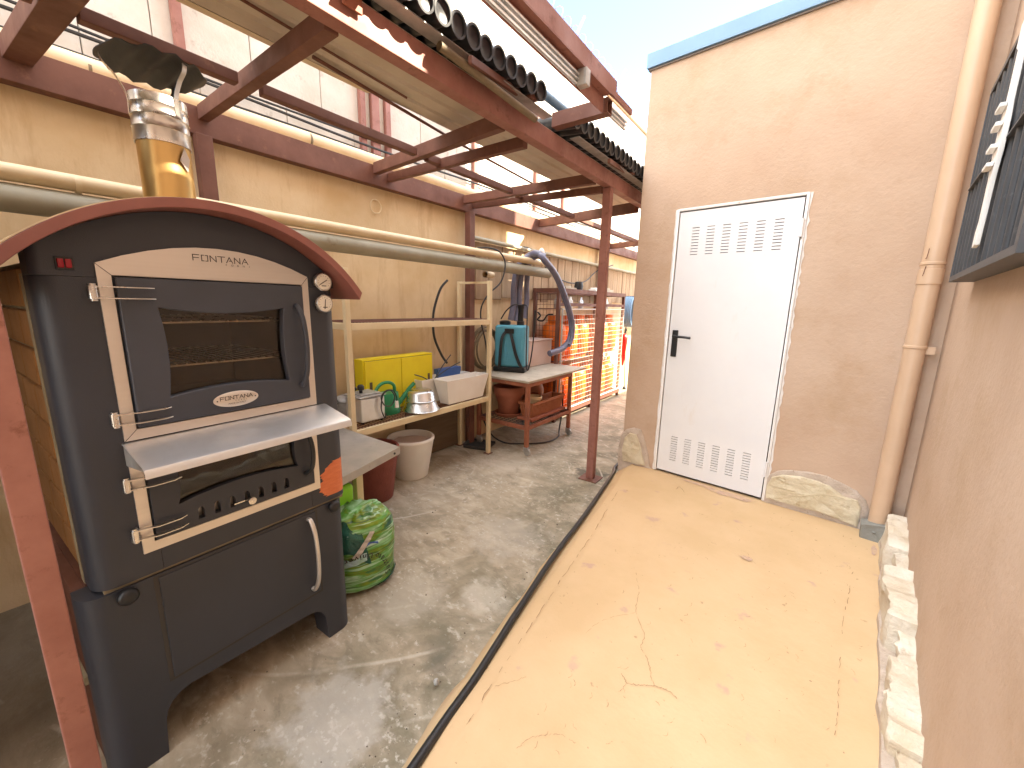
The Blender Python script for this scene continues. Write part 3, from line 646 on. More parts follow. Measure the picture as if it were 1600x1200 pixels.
# ------------------------------------------------------------------ steel canopy
cp = thing('steel_canopy', 'rusty red steel frame canopy with ribbed roofing over the passage', 'canopy', (-2.0, 1.5, 0))
def rbar(name, p0, p1, w, h, mat='rust', bev=.004, hollow=False, up=(0, 0, 1)):
    g = G(); (g.hollow if hollow else g.bar)(p0, p1, w, h, up=up); return obj(name, g, mat, cp, world=True, bevel=bev if not hollow else 0)
BX = -1.36
g = G().box(BX-.028, BX+.035, -1.2, 7.5, 2.316, 2.412); obj('main_beam', g, 'rustp', cp, world=True, bevel=.004)
g = G().box(-2.845, -2.775, -1.2, 9.5, 2.305, 2.445); obj('wall_beam', g, 'rust', cp, world=True, bevel=.004)
for yy in (.012, 3.01, 6.0):
    g = G()
    if yy < 1: g.box(-1.362, -1.31, yy, yy+.05, 0, 2.315)
    else: g.box(-1.392, -1.33, yy, yy+.06, 0, 2.315)
    p_ = obj('post', g, 'rustp', cp, world=True, bevel=.005)
    g = G().box(-1.44, -1.28, yy-.045, yy+.105, 0, .008); obj('base_plate', g, 'rust', p_, world=True)
for yy in (-1.1, .93, 3.06, 6.1, 9.0):
    g = G().box(-2.80, -2.735, yy-.035, yy+.04, 0, 2.303); obj('wall_post', g, 'rust', cp, world=True, bevel=.005)
for (ya, yb, za, zb, w_, h_) in ((-1.1, -1.1, 2.38, 2.34, .06, .07), (.31, .38, 2.42, 2.36, .085, .075), (.95, .87, 2.415, 2.345, .05, .07), (2.03, 1.78, 2.42, 2.35, .05, .075), (2.15, 1.99, 2.385, 2.32, .04, .06),
                                 (3.0, 2.87, 2.40, 2.345, .05, .07), (3.12, 3.0, 2.37, 2.30, .04, .05), (4.32, 3.75, 2.405, 2.32, .05, .09), (6.4, 5.6, 2.39, 2.32, .05, .08), (8.0, 7.4, 2.38, 2.32, .05, .08)):
    rbar('rafter', (-2.772, ya, za), (BX-.032, yb, zb), w_, h_)
ys = [-1.07, .34, .91, 1.9, 2.93, 4.05, 6.0, 7.7]
for i in range(7): rbar('purlin', (-2.08-.02*i, ys[i]+.05, 2.365), (-2.09-.02*i, ys[i+1]-.05, 2.365), .045, .045)
# ribbed sheet strip
g = G(); nx = []; x_ = -1.395
prof = []
for k in range(5):
    b_ = x_-k*.105; prof += [(b_, 2.462), (b_-.075, 2.462), (b_-.083, 2.474), (b_-.097, 2.474)]
prof.append((x_-.5, 2.462))
top = [(x, z+.0015) for x, z in prof]
g.prism(prof+top[::-1], 'y', -1.3, 4.35); obj('roof_sheet', g, 'ribsheet', cp, world=True, smooth=0)
g = G().bar((-1.96, -1.0, 2.50), (-1.93, 1.42, 2.485), .13, .012, up=(.25, 0, 1)); g.bar((-1.885, -1.0, 2.515), (-1.86, 1.42, 2.50), .012, .04); obj('eaves_board', g, 'cream', cp, world=True, bevel=.002)
g = G().tube([(-1.83, 1.05, 2.448), (-1.98, 2.2, 2.45), (-2.1, 3.4, 2.46)], .008, 8); g.tube([(-1.7, .6, 2.45), (-1.78, 1.5, 2.45)], .006, 6); obj('tie_rod', g, 'rust', cp, world=True)
# outer arm, outer rail
for yy in (2.2, -.75):
    g = G().hollow((BX+.02, yy, 2.478), (-1.005, yy, 2.478), .06, .072, .005); obj('outer_arm', g, 'rust', cp, world=True)
g = G().box(-1.03, -.985, -1.2, 2.165, 2.517, 2.521); g.box(-1.03, -1.026, -1.2, 2.165, 2.44, 2.517); g.box(-1.00, -.985, -1.2, 2.23, 2.522, 2.60); g.box(-1.00, -.988, 2.235, 2.47, 2.525, 2.555)
obj('outer_rail', g, 'rustp', cp, world=True)
for (a, b) in ((-1.2, 1.86), (2.24, 2.46)):
    g = G(); zt = 2.50
    for k in range(3): g.box(-1.022, -1.017+.004*k, a, b, zt-.05+.018*k, zt-.042+.018*k)
    g.box(-1.0249, -1.023, a, b, zt-.055, zt+.006); obj('aluminium_track', g, 'steelb', cp, world=True)
g = G().box(-1.024, -.975, 1.862, 1.905, 2.445, 2.515); obj('end_bracket', g, 'galv', cp, world=True, bevel=.003)
g = G().box(-1.325, -1.262, .2, 2.05, 2.436, 2.440); g.box(-1.325, -1.262, 2.36, 5.0, 2.436, 2.440)
obj('galvanised_fascia', g, 'galv', cp, world=True)
for yy in (1.72, 3.1):
    rbar('brace', (-1.24, yy-.35, 2.405), (-1.30, yy+.12, 2.46), .02, .03)
    g = G().box(-1.32, -1.25, yy+.10, yy+.16, 2.442, 2.475); obj('cleat', g, 'rust', cp, world=True, bevel=.003)
g = G().box(-1.315, -1.255, .86, .93, 2.405, 2.412).box(-1.315, -1.307, .86, .93, 2.36, 2.43).box(-1.27, -1.262, .86, .93, 2.41, 2.47); obj('rusty_clip', g, 'rustc', cp, world=True, bevel=.002)
# black roof tubes
g = G(); r_ = .041
g.lathe([(r_-.006, .30), (r_-.005, .02), (r_-.004, -.008)], axis='x', seg=22)
g = G()
g.lathe([(r_, -.62), (r_, -.005), (r_+.0035, -.003), (r_+.0035, .006), (r_-.005, .006), (r_-.006, -.004), (.012, -.010), (.001, -.011)], axis='x', seg=26)
me_t = g.mesh('roof_tube', M['blacktile'], smooth=40)
first = True
for (a, b, st, zc) in ((.88, 1.95, .084, 2.490), (2.28, 4.2, .084, 2.490)):
    y_ = a
    while y_ < b:
        o = bpy.data.objects.new('roof_tube', me_t); C.objects.link(o); o.parent = cp
        o.location = Vector((-1.238+random.uniform(-.004, .004), y_, zc+random.uniform(-.002, .002)))-Vector((-2.0, 1.5, 0)); o.rotation_euler = (random.uniform(-3, 3), .10, random.uniform(-.03, .03)); y_ += st
g = G().tube([(-1.55, -.5, 2.76), (-1.55, 6.5, 2.74)], .028, 12); tag(obj('pale_pipe', g, 'bluecap'), 'pale blue pipe running above the row of black roof tubes', 'pipe')
g = G().tube([(-1.272, 1.235, 2.402), (-1.272, 1.90, 2.376)], .0165, 14, caps=False); g.tube([(-1.272, 1.2352, 2.402), (-1.272, 1.8998, 2.376)], .0135, 14, caps=False)
tag(obj('short_brown_pipe', g, 'brownhose'), 'short open brown pipe lying along the outside of the main beam', 'pipe')

# ------------------------------------------------------------------ pipes and cables on the left wall
lg = thing('upper_cream_pipe', 'large cream pipe running behind the wall beam under the roof', 'pipe', (-2.96, 3, 2.5))
pts = [(-2.965, -1.5, 2.50), (-2.96, .9, 2.515), (-2.965, 1.7, 2.53), (-2.96, 2.5, 2.535), (-2.955, 3.6, 2.53), (-2.96, 5.4, 2.51), (-2.96, 9, 2.50)]
g = G().tube(pts, .052, 18); obj('pipe', g, 'creampipe', lg, world=True)
for y_ in (.55, 1.62, 3.3, 4.3, 5.1):
    z_ = 2.50+.035*max(0, 1-abs(y_-2.6)/2.6); g = G().tube([(-2.963, y_, z_), (-2.963, y_+.012, z_)], .0555, 18); obj('joint', g, 'brownhose', lg, world=True)
for i, (zz_, x_, r_) in enumerate(((2.66, -3.0, .009), (2.78, -3.2, .008), (2.60, -3.03, .012))):
    pts = smooth_path([(x_, y_, zz_+.012*math.sin(y_*2.1+i*2)) for y_ in [-1.5+k*.7 for k in range(17)]], 4)
    g = G().tube(pts, r_, 6); tag(obj('black_cable', g, 'rubber'), ['thin black cable sagging just above the upper cream pipe', 'black cable pinned along the panel wall, uppermost of the three', 'thick black cable lying on top of the upper cream pipe'][i], 'cable')
g = G().tube([(-2.56, -1.5, 1.905), (-2.56, 4.16, 1.915)], .034, 18); g.tube([(-2.56, .38, 1.905), (-2.56, .40, 1.905)], .0365, 18)
tag(obj('cream_pipe', g, 'creampipe'), 'slim cream pipe lying on the grey drain pipe over the shelving', 'pipe')
g = G().tube([(-2.575, -1.5, 1.815), (-2.575, 4.22, 1.815)], .055, 22, caps=False); g.tube([(-2.575, -1.4998, 1.815), (-2.575, 4.2198, 1.815)], .050, 22, caps=False)
tag(obj('grey_drain_pipe', g, 'greypipe'), 'thick grey-green drain pipe with an open end under the cream pipe', 'pipe')
g = G().tube([(-2.64, 3.14, 1.73), (-2.76, 3.4, 1.745)], .030, 16, caps=False); g.tube([(-2.6402, 3.1404, 1.73), (-2.7598, 3.3996, 1.745)], .025, 16, caps=False); g.tube([(-2.70, 3.27, 1.74), (-2.705, 3.28, 1.741)], .024, 14)
tag(obj('pipe_stub', g, 'creampipe'), 'short cut pipe stub with an open mouth beside the wall post', 'pipe')
pts = smooth_path([(-2.60, 2.98, 1.955), (-2.53, 3.06, 1.962), (-2.49, 3.18, 1.935), (-2.47, 3.24, 1.83), (-2.48, 3.19, 1.66), (-2.50, 3.03, 1.54), (-2.52, 2.95, 1.42), (-2.55, 2.98, 1.28), (-2.60, 3.10, 1.1), (-2.64, 3.18, .92), (-2.66, 3.2, .76)], 6)
g = G().tube(pts, .0075, 8); tag(obj('hanging_cable', g, 'rubber'), 'thin black cable looped over the cream pipe beside the shelf', 'cable')
pts = smooth_path([(-2.70, 2.686, 1.649), (-2.70, 2.60, 1.57), (-2.70, 2.53, 1.42), (-2.70, 2.505, 1.30), (-2.70, 2.52, 1.14), (-2.70, 2.60, .985), (-2.70, 2.67, .90)], 6)
g = G().tube(pts, .011, 8); tag(obj('black_tube', g, 'rubber'), 'stiff black tube curving up behind the wire shelf', 'tube')
pts = smooth_path([(-2.79, 4.0, 2.10), (-2.79, 4.25, 2.07), (-2.79, 4.6, 1.86), (-2.79, 5.1, 1.76), (-2.79, 5.6, 1.80), (-2.79, 6.0, 1.98), (-2.79, 6.6, 2.12)], 6)
g = G().tube(pts, .008, 6); tag(obj('slack_cable', g, 'rubber'), 'slack dark cable drooping across the weathered planks', 'cable')

# thick violet hose hung over the pipe end
pts = smooth_path([(-2.67, 3.62, 1.28), (-2.665, 3.66, 1.45), (-2.66, 3.66, 1.65), (-2.64, 3.70, 1.85), (-2.57, 3.80, 1.97), (-2.46, 3.80, 1.985), (-2.40, 3.84, 1.92), (-2.37, 4.02, 1.79), (-2.36, 4.2, 1.60), (-2.355, 4.36, 1.38), (-2.35, 4.43, 1.20), (-2.35, 4.38, 1.03), (-2.36, 4.22, .94), (-2.40, 4.02, .90)], 8)
vh = thing('violet_hose', 'thick violet-blue ribbed hose hung in a loop over the pipe end', 'hose', (-2.4, 3.9, .9))
def hosegeo(pts, r=.036):
    g = G(); g.tube(pts, r, 12); return g
obj('hose', hosegeo(pts), 'hose', vh, world=True)
obj('hose', hosegeo([p+Vector((.035, -.03, -.02)) if i > 40 else p+Vector((.04, .05, -.012)) for i, p in enumerate(pts)][:-14], .028), 'hose', vh, world=True)
obj('hose', hosegeo(smooth_path([(-2.60, 3.78, 1.30), (-2.61, 3.83, 1.5), (-2.63, 3.85, 1.68), (-2.60, 3.84, 1.90)], 6), .030), 'hose', vh, world=True)
g = G().lathe([(.0, -.01), (.032, -.01), (.034, 0), (.034, .012), (.02, .02), (0, .022)], (0, 0, 0), 16); g.xf(Matrix.Translation((-2.43, 3.83, 2.01)) @ Matrix.Rotation(1.2, 4, 'Y')); obj('coupling', g, 'whitep', vh, world=True)

# black cable on the ramp edge
cab = [(-.55, -.45), (-.74, .2), (-.833, .545), (-.875, .70), (-.909, .848), (-.961, 1.019), (-1.008, 1.168), (-1.055, 1.334), (-1.114, 1.536), (-1.189, 1.818), (-1.254, 2.092), (-1.329, 2.376), (-1.468, 2.864), (-1.54, 3.10), (-1.60, 3.25), (-1.66, 3.7), (-1.68, 4.4)]
zc = [.115, .112, .105, .100, .100, .095, .090, .088, .085, .078, .070, .060, .038, .018, .010, .010, .010]
g = G().tube(smooth_path([rf(x, y, z+.006) for (x, y), z in zip(cab, zc)], 8), .0145, 12)
tag(obj('ground_cable', g, 'rubber'), 'long black cable lying along the sloping edge of the ochre platform', 'cable')
g = G().lathe([(.009, 0), (.011, .004), (.011, .014), (.006, .02)], (-.985, .90, .012), 10); tag(obj('pipe_clip', g, 'galv', bevel=0), 'small grey clip lying on the edge of the ochre platform', 'clip')

# ------------------------------------------------------------------ wood oven
PHI = .0395
ov = thing('wood_oven', 'charcoal freestanding wood oven with arched red-brown hood and glazed door', 'oven', (-1.527, .873, 0), PHI)
Y0, Y1 = -.785, .018; U0, U1 = -.752, .034; DP = -.72
vert = lambda r, sg=6: Keep(lambda e: abs(e.verts[0].co.x) < 1e-3 and abs(e.verts[1].co.x) < 1e-3 and min(abs(e.verts[0].co.y-q) for q in (Y0, Y1, U0, U1)) < 1e-3 and abs(e.verts[0].co.y-e.verts[1].co.y) < 1e-4, r, sg)
# base with arched cut-out
bas = [(Y0, 0), (Y0, .622), (Y1, .622), (Y1, 0), (-.097, 0), (-.105, .105), (-.112, .130), (-.125, .150), (-.145, .165), (-.17, .172), (-.58, .196), (-.605, .190), (-.63, .175), (-.645, .150), (-.652, .120), (-.659, 0)]
g = G().prism(bas, 'x', -.10, 0); bs = obj('base', g, 'dark', ov, keep=vert(.055))
g = G().box(DP, -.102, Y0+.004, Y0+.03, 0, .62).box(DP, -.102, Y1-.03, Y1-.004, 0, .62).box(DP, -.102, Y0+.031, Y1-.031, .20, .62); obj('base_side', g, 'rust', bs)
g = G().box(DP+.02, DP+.05, Y0-.004, Y0+.003, .05, .60).box(DP+.05, -.12, Y0-.006, Y0+.003, .30, .325); obj('side_rail', g, 'beigemetal', bs)
# lower door with a shadow gap
g = G().box(-.004, .0015, -.6285, -.1105, .2460, .6190); obj('door_gap', g, 'slot', bs)
g = G().box(-.002, .006, -.6165, -.1185, .2555, .6135); ld = obj('lower_door', g, 'dark', bs, bevel=.003)
g = G().tube(smooth_path([(.006, -.152, .595), (.022, -.150, .592), (.042, -.147, .54), (.050, -.146, .44), (.042, -.147, .34), (.022, -.152, .290), (.006, -.154, .287)], 6), .0085, 10); obj('handle', g, 'steel', ld)
for yy in (-.69, -.043):
    g = G().lathe([(.012, 0), (.012, .008), (.024, .010), (.025, .020), (.018, .030), (.0, .032)], (.0, yy, .602 if yy < -.5 else .607), 18, axis='x'); obj('knob', g, 'black', bs)
# upper body
AC, AR = -.38, .590; hz_c = 1.722-AR
def arc(R, ya, yb, n=28):
    a0 = math.acos((ya-AC)/R); a1 = math.acos((yb-AC)/R)
    return [(AC+R*math.cos(a0+(a1-a0)*i/n), hz_c+R*math.sin(a0+(a1-a0)*i/n)) for i in range(n+1)]
ub = obj('body', G().box(-.10, 0, U0, -.60, .634, 1.495).box(-.10, 0, -.125, U1, .634, 1.495).box(-.10, 0, -.599, -.126, .634, .73).box(-.10, 0, -.599, -.126, .985, 1.078), 'dark', ov, keep=vert(.05))
tp = [(U0, 1.496), (U1, 1.496)] + arc(AR-.028, U1, U0+.0)
g = G().prism(tp, 'x', -.10, -.0005); obj('arched_top', g, 'dark', ub, keep=vert(.05))
g = G().box(-.035, -.010, U0+.02, U1-.02, .6215, .6345); obj('seam', g, 'beigemetal', ub)
# interior chambers
g = G()
for (z0, z1) in ((1.079, 1.492), (.732, .983)):
    g.box(-.60, -.585, -.62, -.105, z0, z1).box(-.584, -.101, -.62, -.605, z0, z1).box(-.584, -.101, -.12, -.105, z0, z1).box(-.584, -.101, -.604, -.121, z0, z0+.012).box(-.584, -.101, -.604, -.121, z1-.012, z1)
obj('chamber', g, 'cavity', ub)
g = G()
for z_ in (1.375, 1.245):
    g.tube([(-.035, -.598, z_), (-.035, -.127, z_)], .0032, 6); g.tube([(-.55, -.598, z_), (-.55, -.127, z_)], .003, 6)
    for i in range(19): y_ = -.59+i*.0252; g.tube([(-.55, y_, z_+.0045), (-.030, y_, z_+.0045)], .0022, 5)
obj('oven_rack', g, 'inox', ub)
# side cladding of tiles
g = G()
for r in range(8):
    z_ = .66+r*.108
    for k in range(3):
        x0 = -.70+k*.2-(.1 if r % 2 else 0); x1 = x0+.192
        x0 = max(x0, -.70); x1 = min(x1, -.13)
        if x1-x0 > .03: g.box(x0, x1, U0+.002, U0+.030, z_, z_+.100)
obj('side_tiles', g, 'brick', ub, bevel=.006)
g = G().box(DP, -.101, U0+.012, U0+.02, .63, 1.53).box(-.14, -.1015, U0-.001, U0+.011, .63, 1.5).box(DP, -.101, U1-.012, U1-.004, .63, 1.53).box(DP, DP+.01, U0+.02, U1-.013, .63, 1.53); obj('side_panel', g, 'beigemetal', ub)
# frames
def rect_pts(y0, y1, z0, z1, n=10):
    P = []
    for i in range(n): P.append((y0+(y1-y0)*i/n, z0))
    for i in range(n): P.append((y1, z0+(z1-z0)*i/n))
    for i in range(n): P.append((y1-(y1-y0)*i/n, z1))
    for i in range(n): P.append((y0, z1-(z1-z0)*i/n))
    return P
def bow(P, y0, y1, z0, z1, top=0, bot=0, side=0):
    out = []
    for (y, z) in P:
        u = (y-(y0+y1)/2)/((y1-y0)/2); v = (z-(z0+z1)/2)/((z1-z0)/2)
        out.append((y-side*(1-v*v)*u, z+(top*(1-u*u)*(v+1)/2 - bot*(1-u*u)*(1-v)/2)))
    return out
fo = bow(rect_pts(-.640, -.080, 1.052, 1.532), -.640, -.080, 1.052, 1.532, top=.066)
fi = rect_pts(-.6115, -.1045, 1.082, 1.503)
g = G().ring(fo, fi, 'x', .0, .007); f1 = obj('upper_frame', g, 'steel', ov, bevel=.0012)
g = G()
for (ya, za, yb, zb) in ((-.640, 1.532, -.6115, 1.503), (-.080, 1.532, -.1045, 1.503), (-.640, 1.052, -.6115, 1.082)): g.bar((.0073, ya, za), (.0073, yb, zb), .0012, .0008, up=(1, 0, 0))
obj('mitre_joint', g, 'ink', f1)
fo = rect_pts(-.640, -.090, .705, 1.048); fi = rect_pts(-.6115, -.112, .735, .985)
g = G().ring(fo, fi, 'x', .0, .007); f2 = obj('lower_frame', g, 'steel', ov, bevel=.0012)
# glazed door
do = rect_pts(-.607, -.109, 1.087, 1.498)
wy0, wy1, wz0, wz1 = -.528, -.182, 1.163, 1.420
di = bow(rect_pts(wy0, wy1, wz0, wz1), wy0, wy1, wz0, wz1, top=-.017, bot=-.016, side=.010)
g = G().ring(do, di, 'x', -.012, .020); d1 = obj('glazed_door', g, 'dark2', ov, bevel=.004, seg=3)
g = G().box(-.006, -.003, -.545, -.165, 1.145, 1.435); obj('glass', g, 'glass', d1)
g = G().tube(smooth_path([(.020, -.140, 1.428), (.034, -.140, 1.424), (.050, -.132, 1.38), (.055, -.128, 1.285), (.050, -.132, 1.19), (.034, -.140, 1.145), (.020, -.140, 1.141)], 6), .0085, 10); obj('handle', g, 'dark', d1)
g = G().lathe([(0, 0), (1, 0), (1, .003), (.96, .004), (0, .004)], (.0202, -.360, 1.128), 40, axis='x'); g.v = [Vector((p.x, -.360+(p.y+.360)*.066, 1.128+(p.z-1.128)*.025)) for p in g.v]; pq = obj('oval_plaque', g, 'steel', d1)
g = G()
Wd = strokes(G(), 'FONTANA', .011, .0105, .0035, .0018, lambda u, v, d: (0, u, v))
strokes(g, 'FONTANA', .011, .0105, .0035, .0018, lambda u, v, d: (.0243+.0006*d, -.360-Wd/2+u, 1.128+v))
for body, sz, oy, oz, sp in (('F  O  R  N  I', .0065, .012, -.0055, 0), ('MADE IN ITALY', .0075, 0, -.0135, 0)):
    vs, fs = text_geo(body, sz); g.add([(.0248, -.360+oy+p[0], 1.128+oz+p[1]) for p in vs], fs)
g.lathe([(0, 0), (.0022, 0), (.0022, .001), (0, .001)], (.0243, -.360-.056, 1.128), 8, axis='x'); g.lathe([(0, 0), (.0022, 0), (.0022, .001), (0, .001)], (.0243, -.360+.056, 1.128), 8, axis='x')
obj('lettering', g, 'ink', pq, smooth=0)
g = G(); h_, w_, gp, th_ = .0165, .0155, .0066, .0022
Wd = strokes(G(), 'FONTANA', h_, w_, gp, th_, lambda u, v, d: (0, u, v))
strokes(g, 'FONTANA', h_, w_, gp, th_, lambda u, v, d: (.0072+.0006*d, -.353-Wd/2+u, 1.559+v))
for i, ch in enumerate('FORNI'):
    vs, fs = text_geo(ch, .0085); g.add([(.0078, -.353+.012+i*.0165+p[0], 1.5515+p[1]) for p in vs], fs)
obj('lettering', g, 'ink', f1, smooth=0)
# lower (fire) door with arched vents
do = rect_pts(-.607, -.117, .740, .980)
wy0, wy1, wz0, wz1 = -.545, -.175, .828, .965
di = bow(rect_pts(wy0, wy1, wz0, wz1), wy0, wy1, wz0, wz1, bot=-.020, side=.010, top=-.006)
# strip that carries the vents is cut off the bottom of the ring
g = G(); zb = .758; zs = .800
g.ring(rect_pts(-.607, -.117, zs, .980), di, 'x', -.012, .014)
g.box(-.012, .014, -.607, -.117, .740, zb)
cy = [-.500+i*.0447 for i in range(7)]; vw = .017
e_ = -.607
for i, c_ in enumerate(cy):
    g.box(-.012, .014, e_, c_, zb+.0001, zs-.0001); e_ = c_+vw
    n_ = 8; ap = [(c_, zs-.0002)] + [(c_+vw/2-vw/2*math.cos(PI*k/n_), zs-.016+.014*math.sin(PI*k/n_)) for k in range(n_+1)] + [(c_+vw, zs-.0002)]
    g.prism(ap, 'x', -.0118, .0138)
g.box(-.012, .014, e_, -.117, zb+.0001, zs-.0001)
d2 = obj('fire_door', g, 'dark', ov, smooth=25)
g = G().box(-.03, -.016, -.60, -.125, .745, .805); obj('vent_slide', g, 'steel', d2)
g = G().box(-.006, -.003, -.57, -.15, .815, .975); obj('glass', g, 'glass', d2)
g = G().lathe([(.004, 0), (.004, .018), (.0125, .020), (.0125, .028), (0, .030)], (.010, -.352, .766), 16, axis='x'); g.box(.0142, .0155, -.40, -.34, .764, .768); obj('vent_knob', g, 'inox', d2)
g = G().tube(smooth_path([(.014, -.150, .965), (.030, -.148, .962), (.046, -.138, .93), (.050, -.134, .875), (.044, -.138, .82), (.026, -.148, .795), (.014, -.150, .792)], 6), .0085, 10); obj('handle', g, 'black', d2)
# hinge clips
for z_ in (1.458, 1.119, .929, .774):
    d_ = d1 if z_ > 1.05 else d2
    g = G().lathe([(.010, -.017), (.010, .017)], (.012, -.652, z_), 14); g.lathe([(.007, -.022), (.007, .022)], (.012, -.652, z_), 10)
    for dz in (.0145, -.0145):
        g.prism([(-.652, 0), (-.648, .011), (-.60, .012), (-.555, .008), (-.535, .0)][::-1] if 0 else [(-.655, .008), (-.640, .020), (-.59, .032), (-.545, .030), (-.530, .022), (-.545, .024), (-.59, .024), (-.640, .010)], 'z', z_+dz-.0012, z_+dz+.0012) if 0 else g.add(
            [Vector((x, y, z_+dz+s_)) for s_ in (-.0014, .0014) for (y, x) in [(-.660, .006), (-.655, .020), (-.60, .036), (-.55, .034), (-.530, .022), (-.55, .024), (-.60, .024), (-.645, .006)]],
            [(7, 6, 5, 4, 3, 2, 1, 0), (8, 9, 10, 11, 12, 13, 14, 15)] + [(k, (k+1) % 8, 8+(k+1) % 8, 8+k) for k in range(8)])
    obj('hinge_clip', g, 'inox', d_)
# tray
prof = [(.007, 1.046), (.007, 1.0485), (.020, 1.0485), (.165, 1.018), (.176, 1.013), (.181, 1.003), (.182, .990), (.180, .990), (.179, 1.002), (.175, 1.010), (.164, 1.0155), (.020, 1.046)]
g = G().add([(x, y, z) for y in (-.648, -.050) for x, z in prof], [tuple(range(12))[::-1], tuple(range(12, 24))] + [(i, (i+1) % 12, 12+(i+1) % 12, 12+i) for i in range(12)])
tr = obj('tray', g, 'steelb', ov, smooth=30)
for yy in (-.645, -.056):
    g = G().prism([(.008, 1.045), (.008, .985), (.020, .985), (.16, 1.005), (.16, 1.0155), (.02, 1.045)], 'y', yy, yy+.003); obj('tray_bracket', g, 'galv', tr)
# gauges
for z_ in (1.517, 1.438):
    ga = obj('gauge', G().lathe([(.024, 0), (.024, .010), (.0335, .012), (.0335, .026), (.031, .029), (.029, .029), (.029, .0265), (0, .0265)], (0, -.030, z_), 30, axis='x'), 'inox', ov)
    obj('dial', G().lathe([(0, .0268), (.0285, .0268), (.0285, .0272), (0, .0272)], (0, -.030, z_), 30, axis='x'), 'dial', ga)
    g = G(); an = .55 if z_ > 1.5 else 1.45
    g.bar((.0285, -.030-.02*math.cos(an), z_-.02*math.sin(an)), (.0285, -.030+.016*math.cos(an), z_+.016*math.sin(an)), .0028, .0008, up=(1, 0, 0))
    for k in range(11):
        a_ = math.radians(215-k*25); g.bar((.0275, -.030+.024*math.cos(a_), z_+.024*math.sin(a_)), (.0275, -.030+.0205*math.cos(a_), z_+.0205*math.sin(a_)), .0012, .0006, up=(1, 0, 0))
    g.box(.0273, .0278, -.039, -.021, z_-.0155, z_-.0125)
    obj('needle', g, 'ink', ga)
sw_ = obj('switch', G().box(-.002, .004, -.708, -.676, 1.511, 1.541), 'black', ov, bevel=.001)
for k in range(2): obj('rocker', G().box(.0041, .010, -.705+k*.0135, -.6935+k*.0135, 1.515, 1.537), 'redlamp', sw_, bevel=.0025)
# orange paint smear on the right edge
rnd = random.Random(9); n = 30; L1 = []; L2 = []
for i in range(n+1):
    z_ = .655+i*.145/n
    lft = -.087+.012*math.sin(i*.5)*.5+.010*rnd.uniform(-1, 1)
    if i > n*.6: lft += (i-n*.6)/n*.14
    if i < 4: lft += (4-i)*.012*rnd.random()
    L1.append((lft, z_))
g = G(); pr2 = L1 + [(-.010, .803), (-.034, .800)][:1] + [(-.030, .655)]
for i in range(n):
    a, b = L1[i], L1[i+1]
    ys_ = lambda l: [l+(U1-.0505-l)*t for t in (0, .5, 1)] + [U1-.05+.05*math.sin(math.radians(t)) for t in (22, 45, 68, 88)]
    xs_ = [0, 0, 0] + [-.05+.05*math.cos(math.radians(t)) for t in (22, 45, 68, 88)]
    A = [(x+.0008, y+.0006, a[1]) for x, y in zip(xs_, ys_(a[0]))]; B = [(x+.0008, y+.0006, b[1]) for x, y in zip(xs_, ys_(b[0]))]
    g.add(A+B, [(k, k+1, 7+k+1, 7+k) for k in range(6)])
obj('paint_smear', g, 'smear', ub)
# hood
hy0, hy1 = -.855, .095
outer = arc(AR, hy1, hy0, 44); inner = arc(AR-.026, hy1-.012, hy0+.012, 44)
g = G().add([(x, y, z) for x in (.085, -.76) for y, z in outer+inner[::-1]], [])
nn = len(outer)*2; g = G().prism(outer+inner[::-1], 'x', -.76, .085); hd = obj('hood', g, 'hoodred', ov, bevel=.003, smooth=30)
# thin cream skin behind the rim, coloured as a sunlit hood top
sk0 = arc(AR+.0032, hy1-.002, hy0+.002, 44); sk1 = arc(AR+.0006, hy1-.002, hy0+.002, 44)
g = G().prism(sk0+sk1[::-1], 'x', -.76, .062); obj('hood_sunlit_skin', g, 'cream', hd, smooth=30)
# flue
FX, FY = -.345, -.350
g = G().lathe([(.072, 1.66), (.072, 1.965)], (FX, FY, 0), 40); fl = obj('flue', g, 'brassy', ov)
g = G().lathe([(.0765, 1.95), (.0765, 1.99), (.0785, 1.993), (.0765, 1.996), (.0765, 2.025), (.0785, 2.028), (.0765, 2.031), (.0765, 2.06), (.0785, 2.063), (.0765, 2.066), (.0765, 2.092), (.073, 2.092), (.073, 1.95)], (FX, FY, 0), 44); obj('flue_collar', g, 'inox', fl)
g = G(); nr_, ns = 10, 48; vs = [(FX, FY, 0)]
def capz(x, y): return 2.185+.007*math.sin((y-FY)*2*PI/.062)+.03*(x-FX)
vs = [(FX, FY, capz(FX, FY))] + [(FX+.142*k/nr_*math.cos(2*PI*j/ns), FY+.142*k/nr_*math.sin(2*PI*j/ns), capz(FX+.142*k/nr_*math.cos(2*PI*j/ns), FY+.142*k/nr_*math.sin(2*PI*j/ns))) for k in range(1, nr_+1) for j in range(ns)]
fs = [(0, 1+j, 1+(j+1) % ns) for j in range(ns)] + [(1+(k-1)*ns+j, 1+k*ns+j, 1+k*ns+(j+1) % ns, 1+(k-1)*ns+(j+1) % ns) for k in range(1, nr_) for j in range(ns)]
g.add(vs, fs); n0 = len(vs); g.add([(x, y, z+.003) for x, y, z in vs], [tuple(reversed(f)) for f in fs]); g.f += [(n0-ns+j, n0-ns+(j+1) % ns, 2*n0-ns+(j+1) % ns, 2*n0-ns+j) for j in range(ns)]
obj('flue_cap', g, 'rubber', fl, smooth=50)
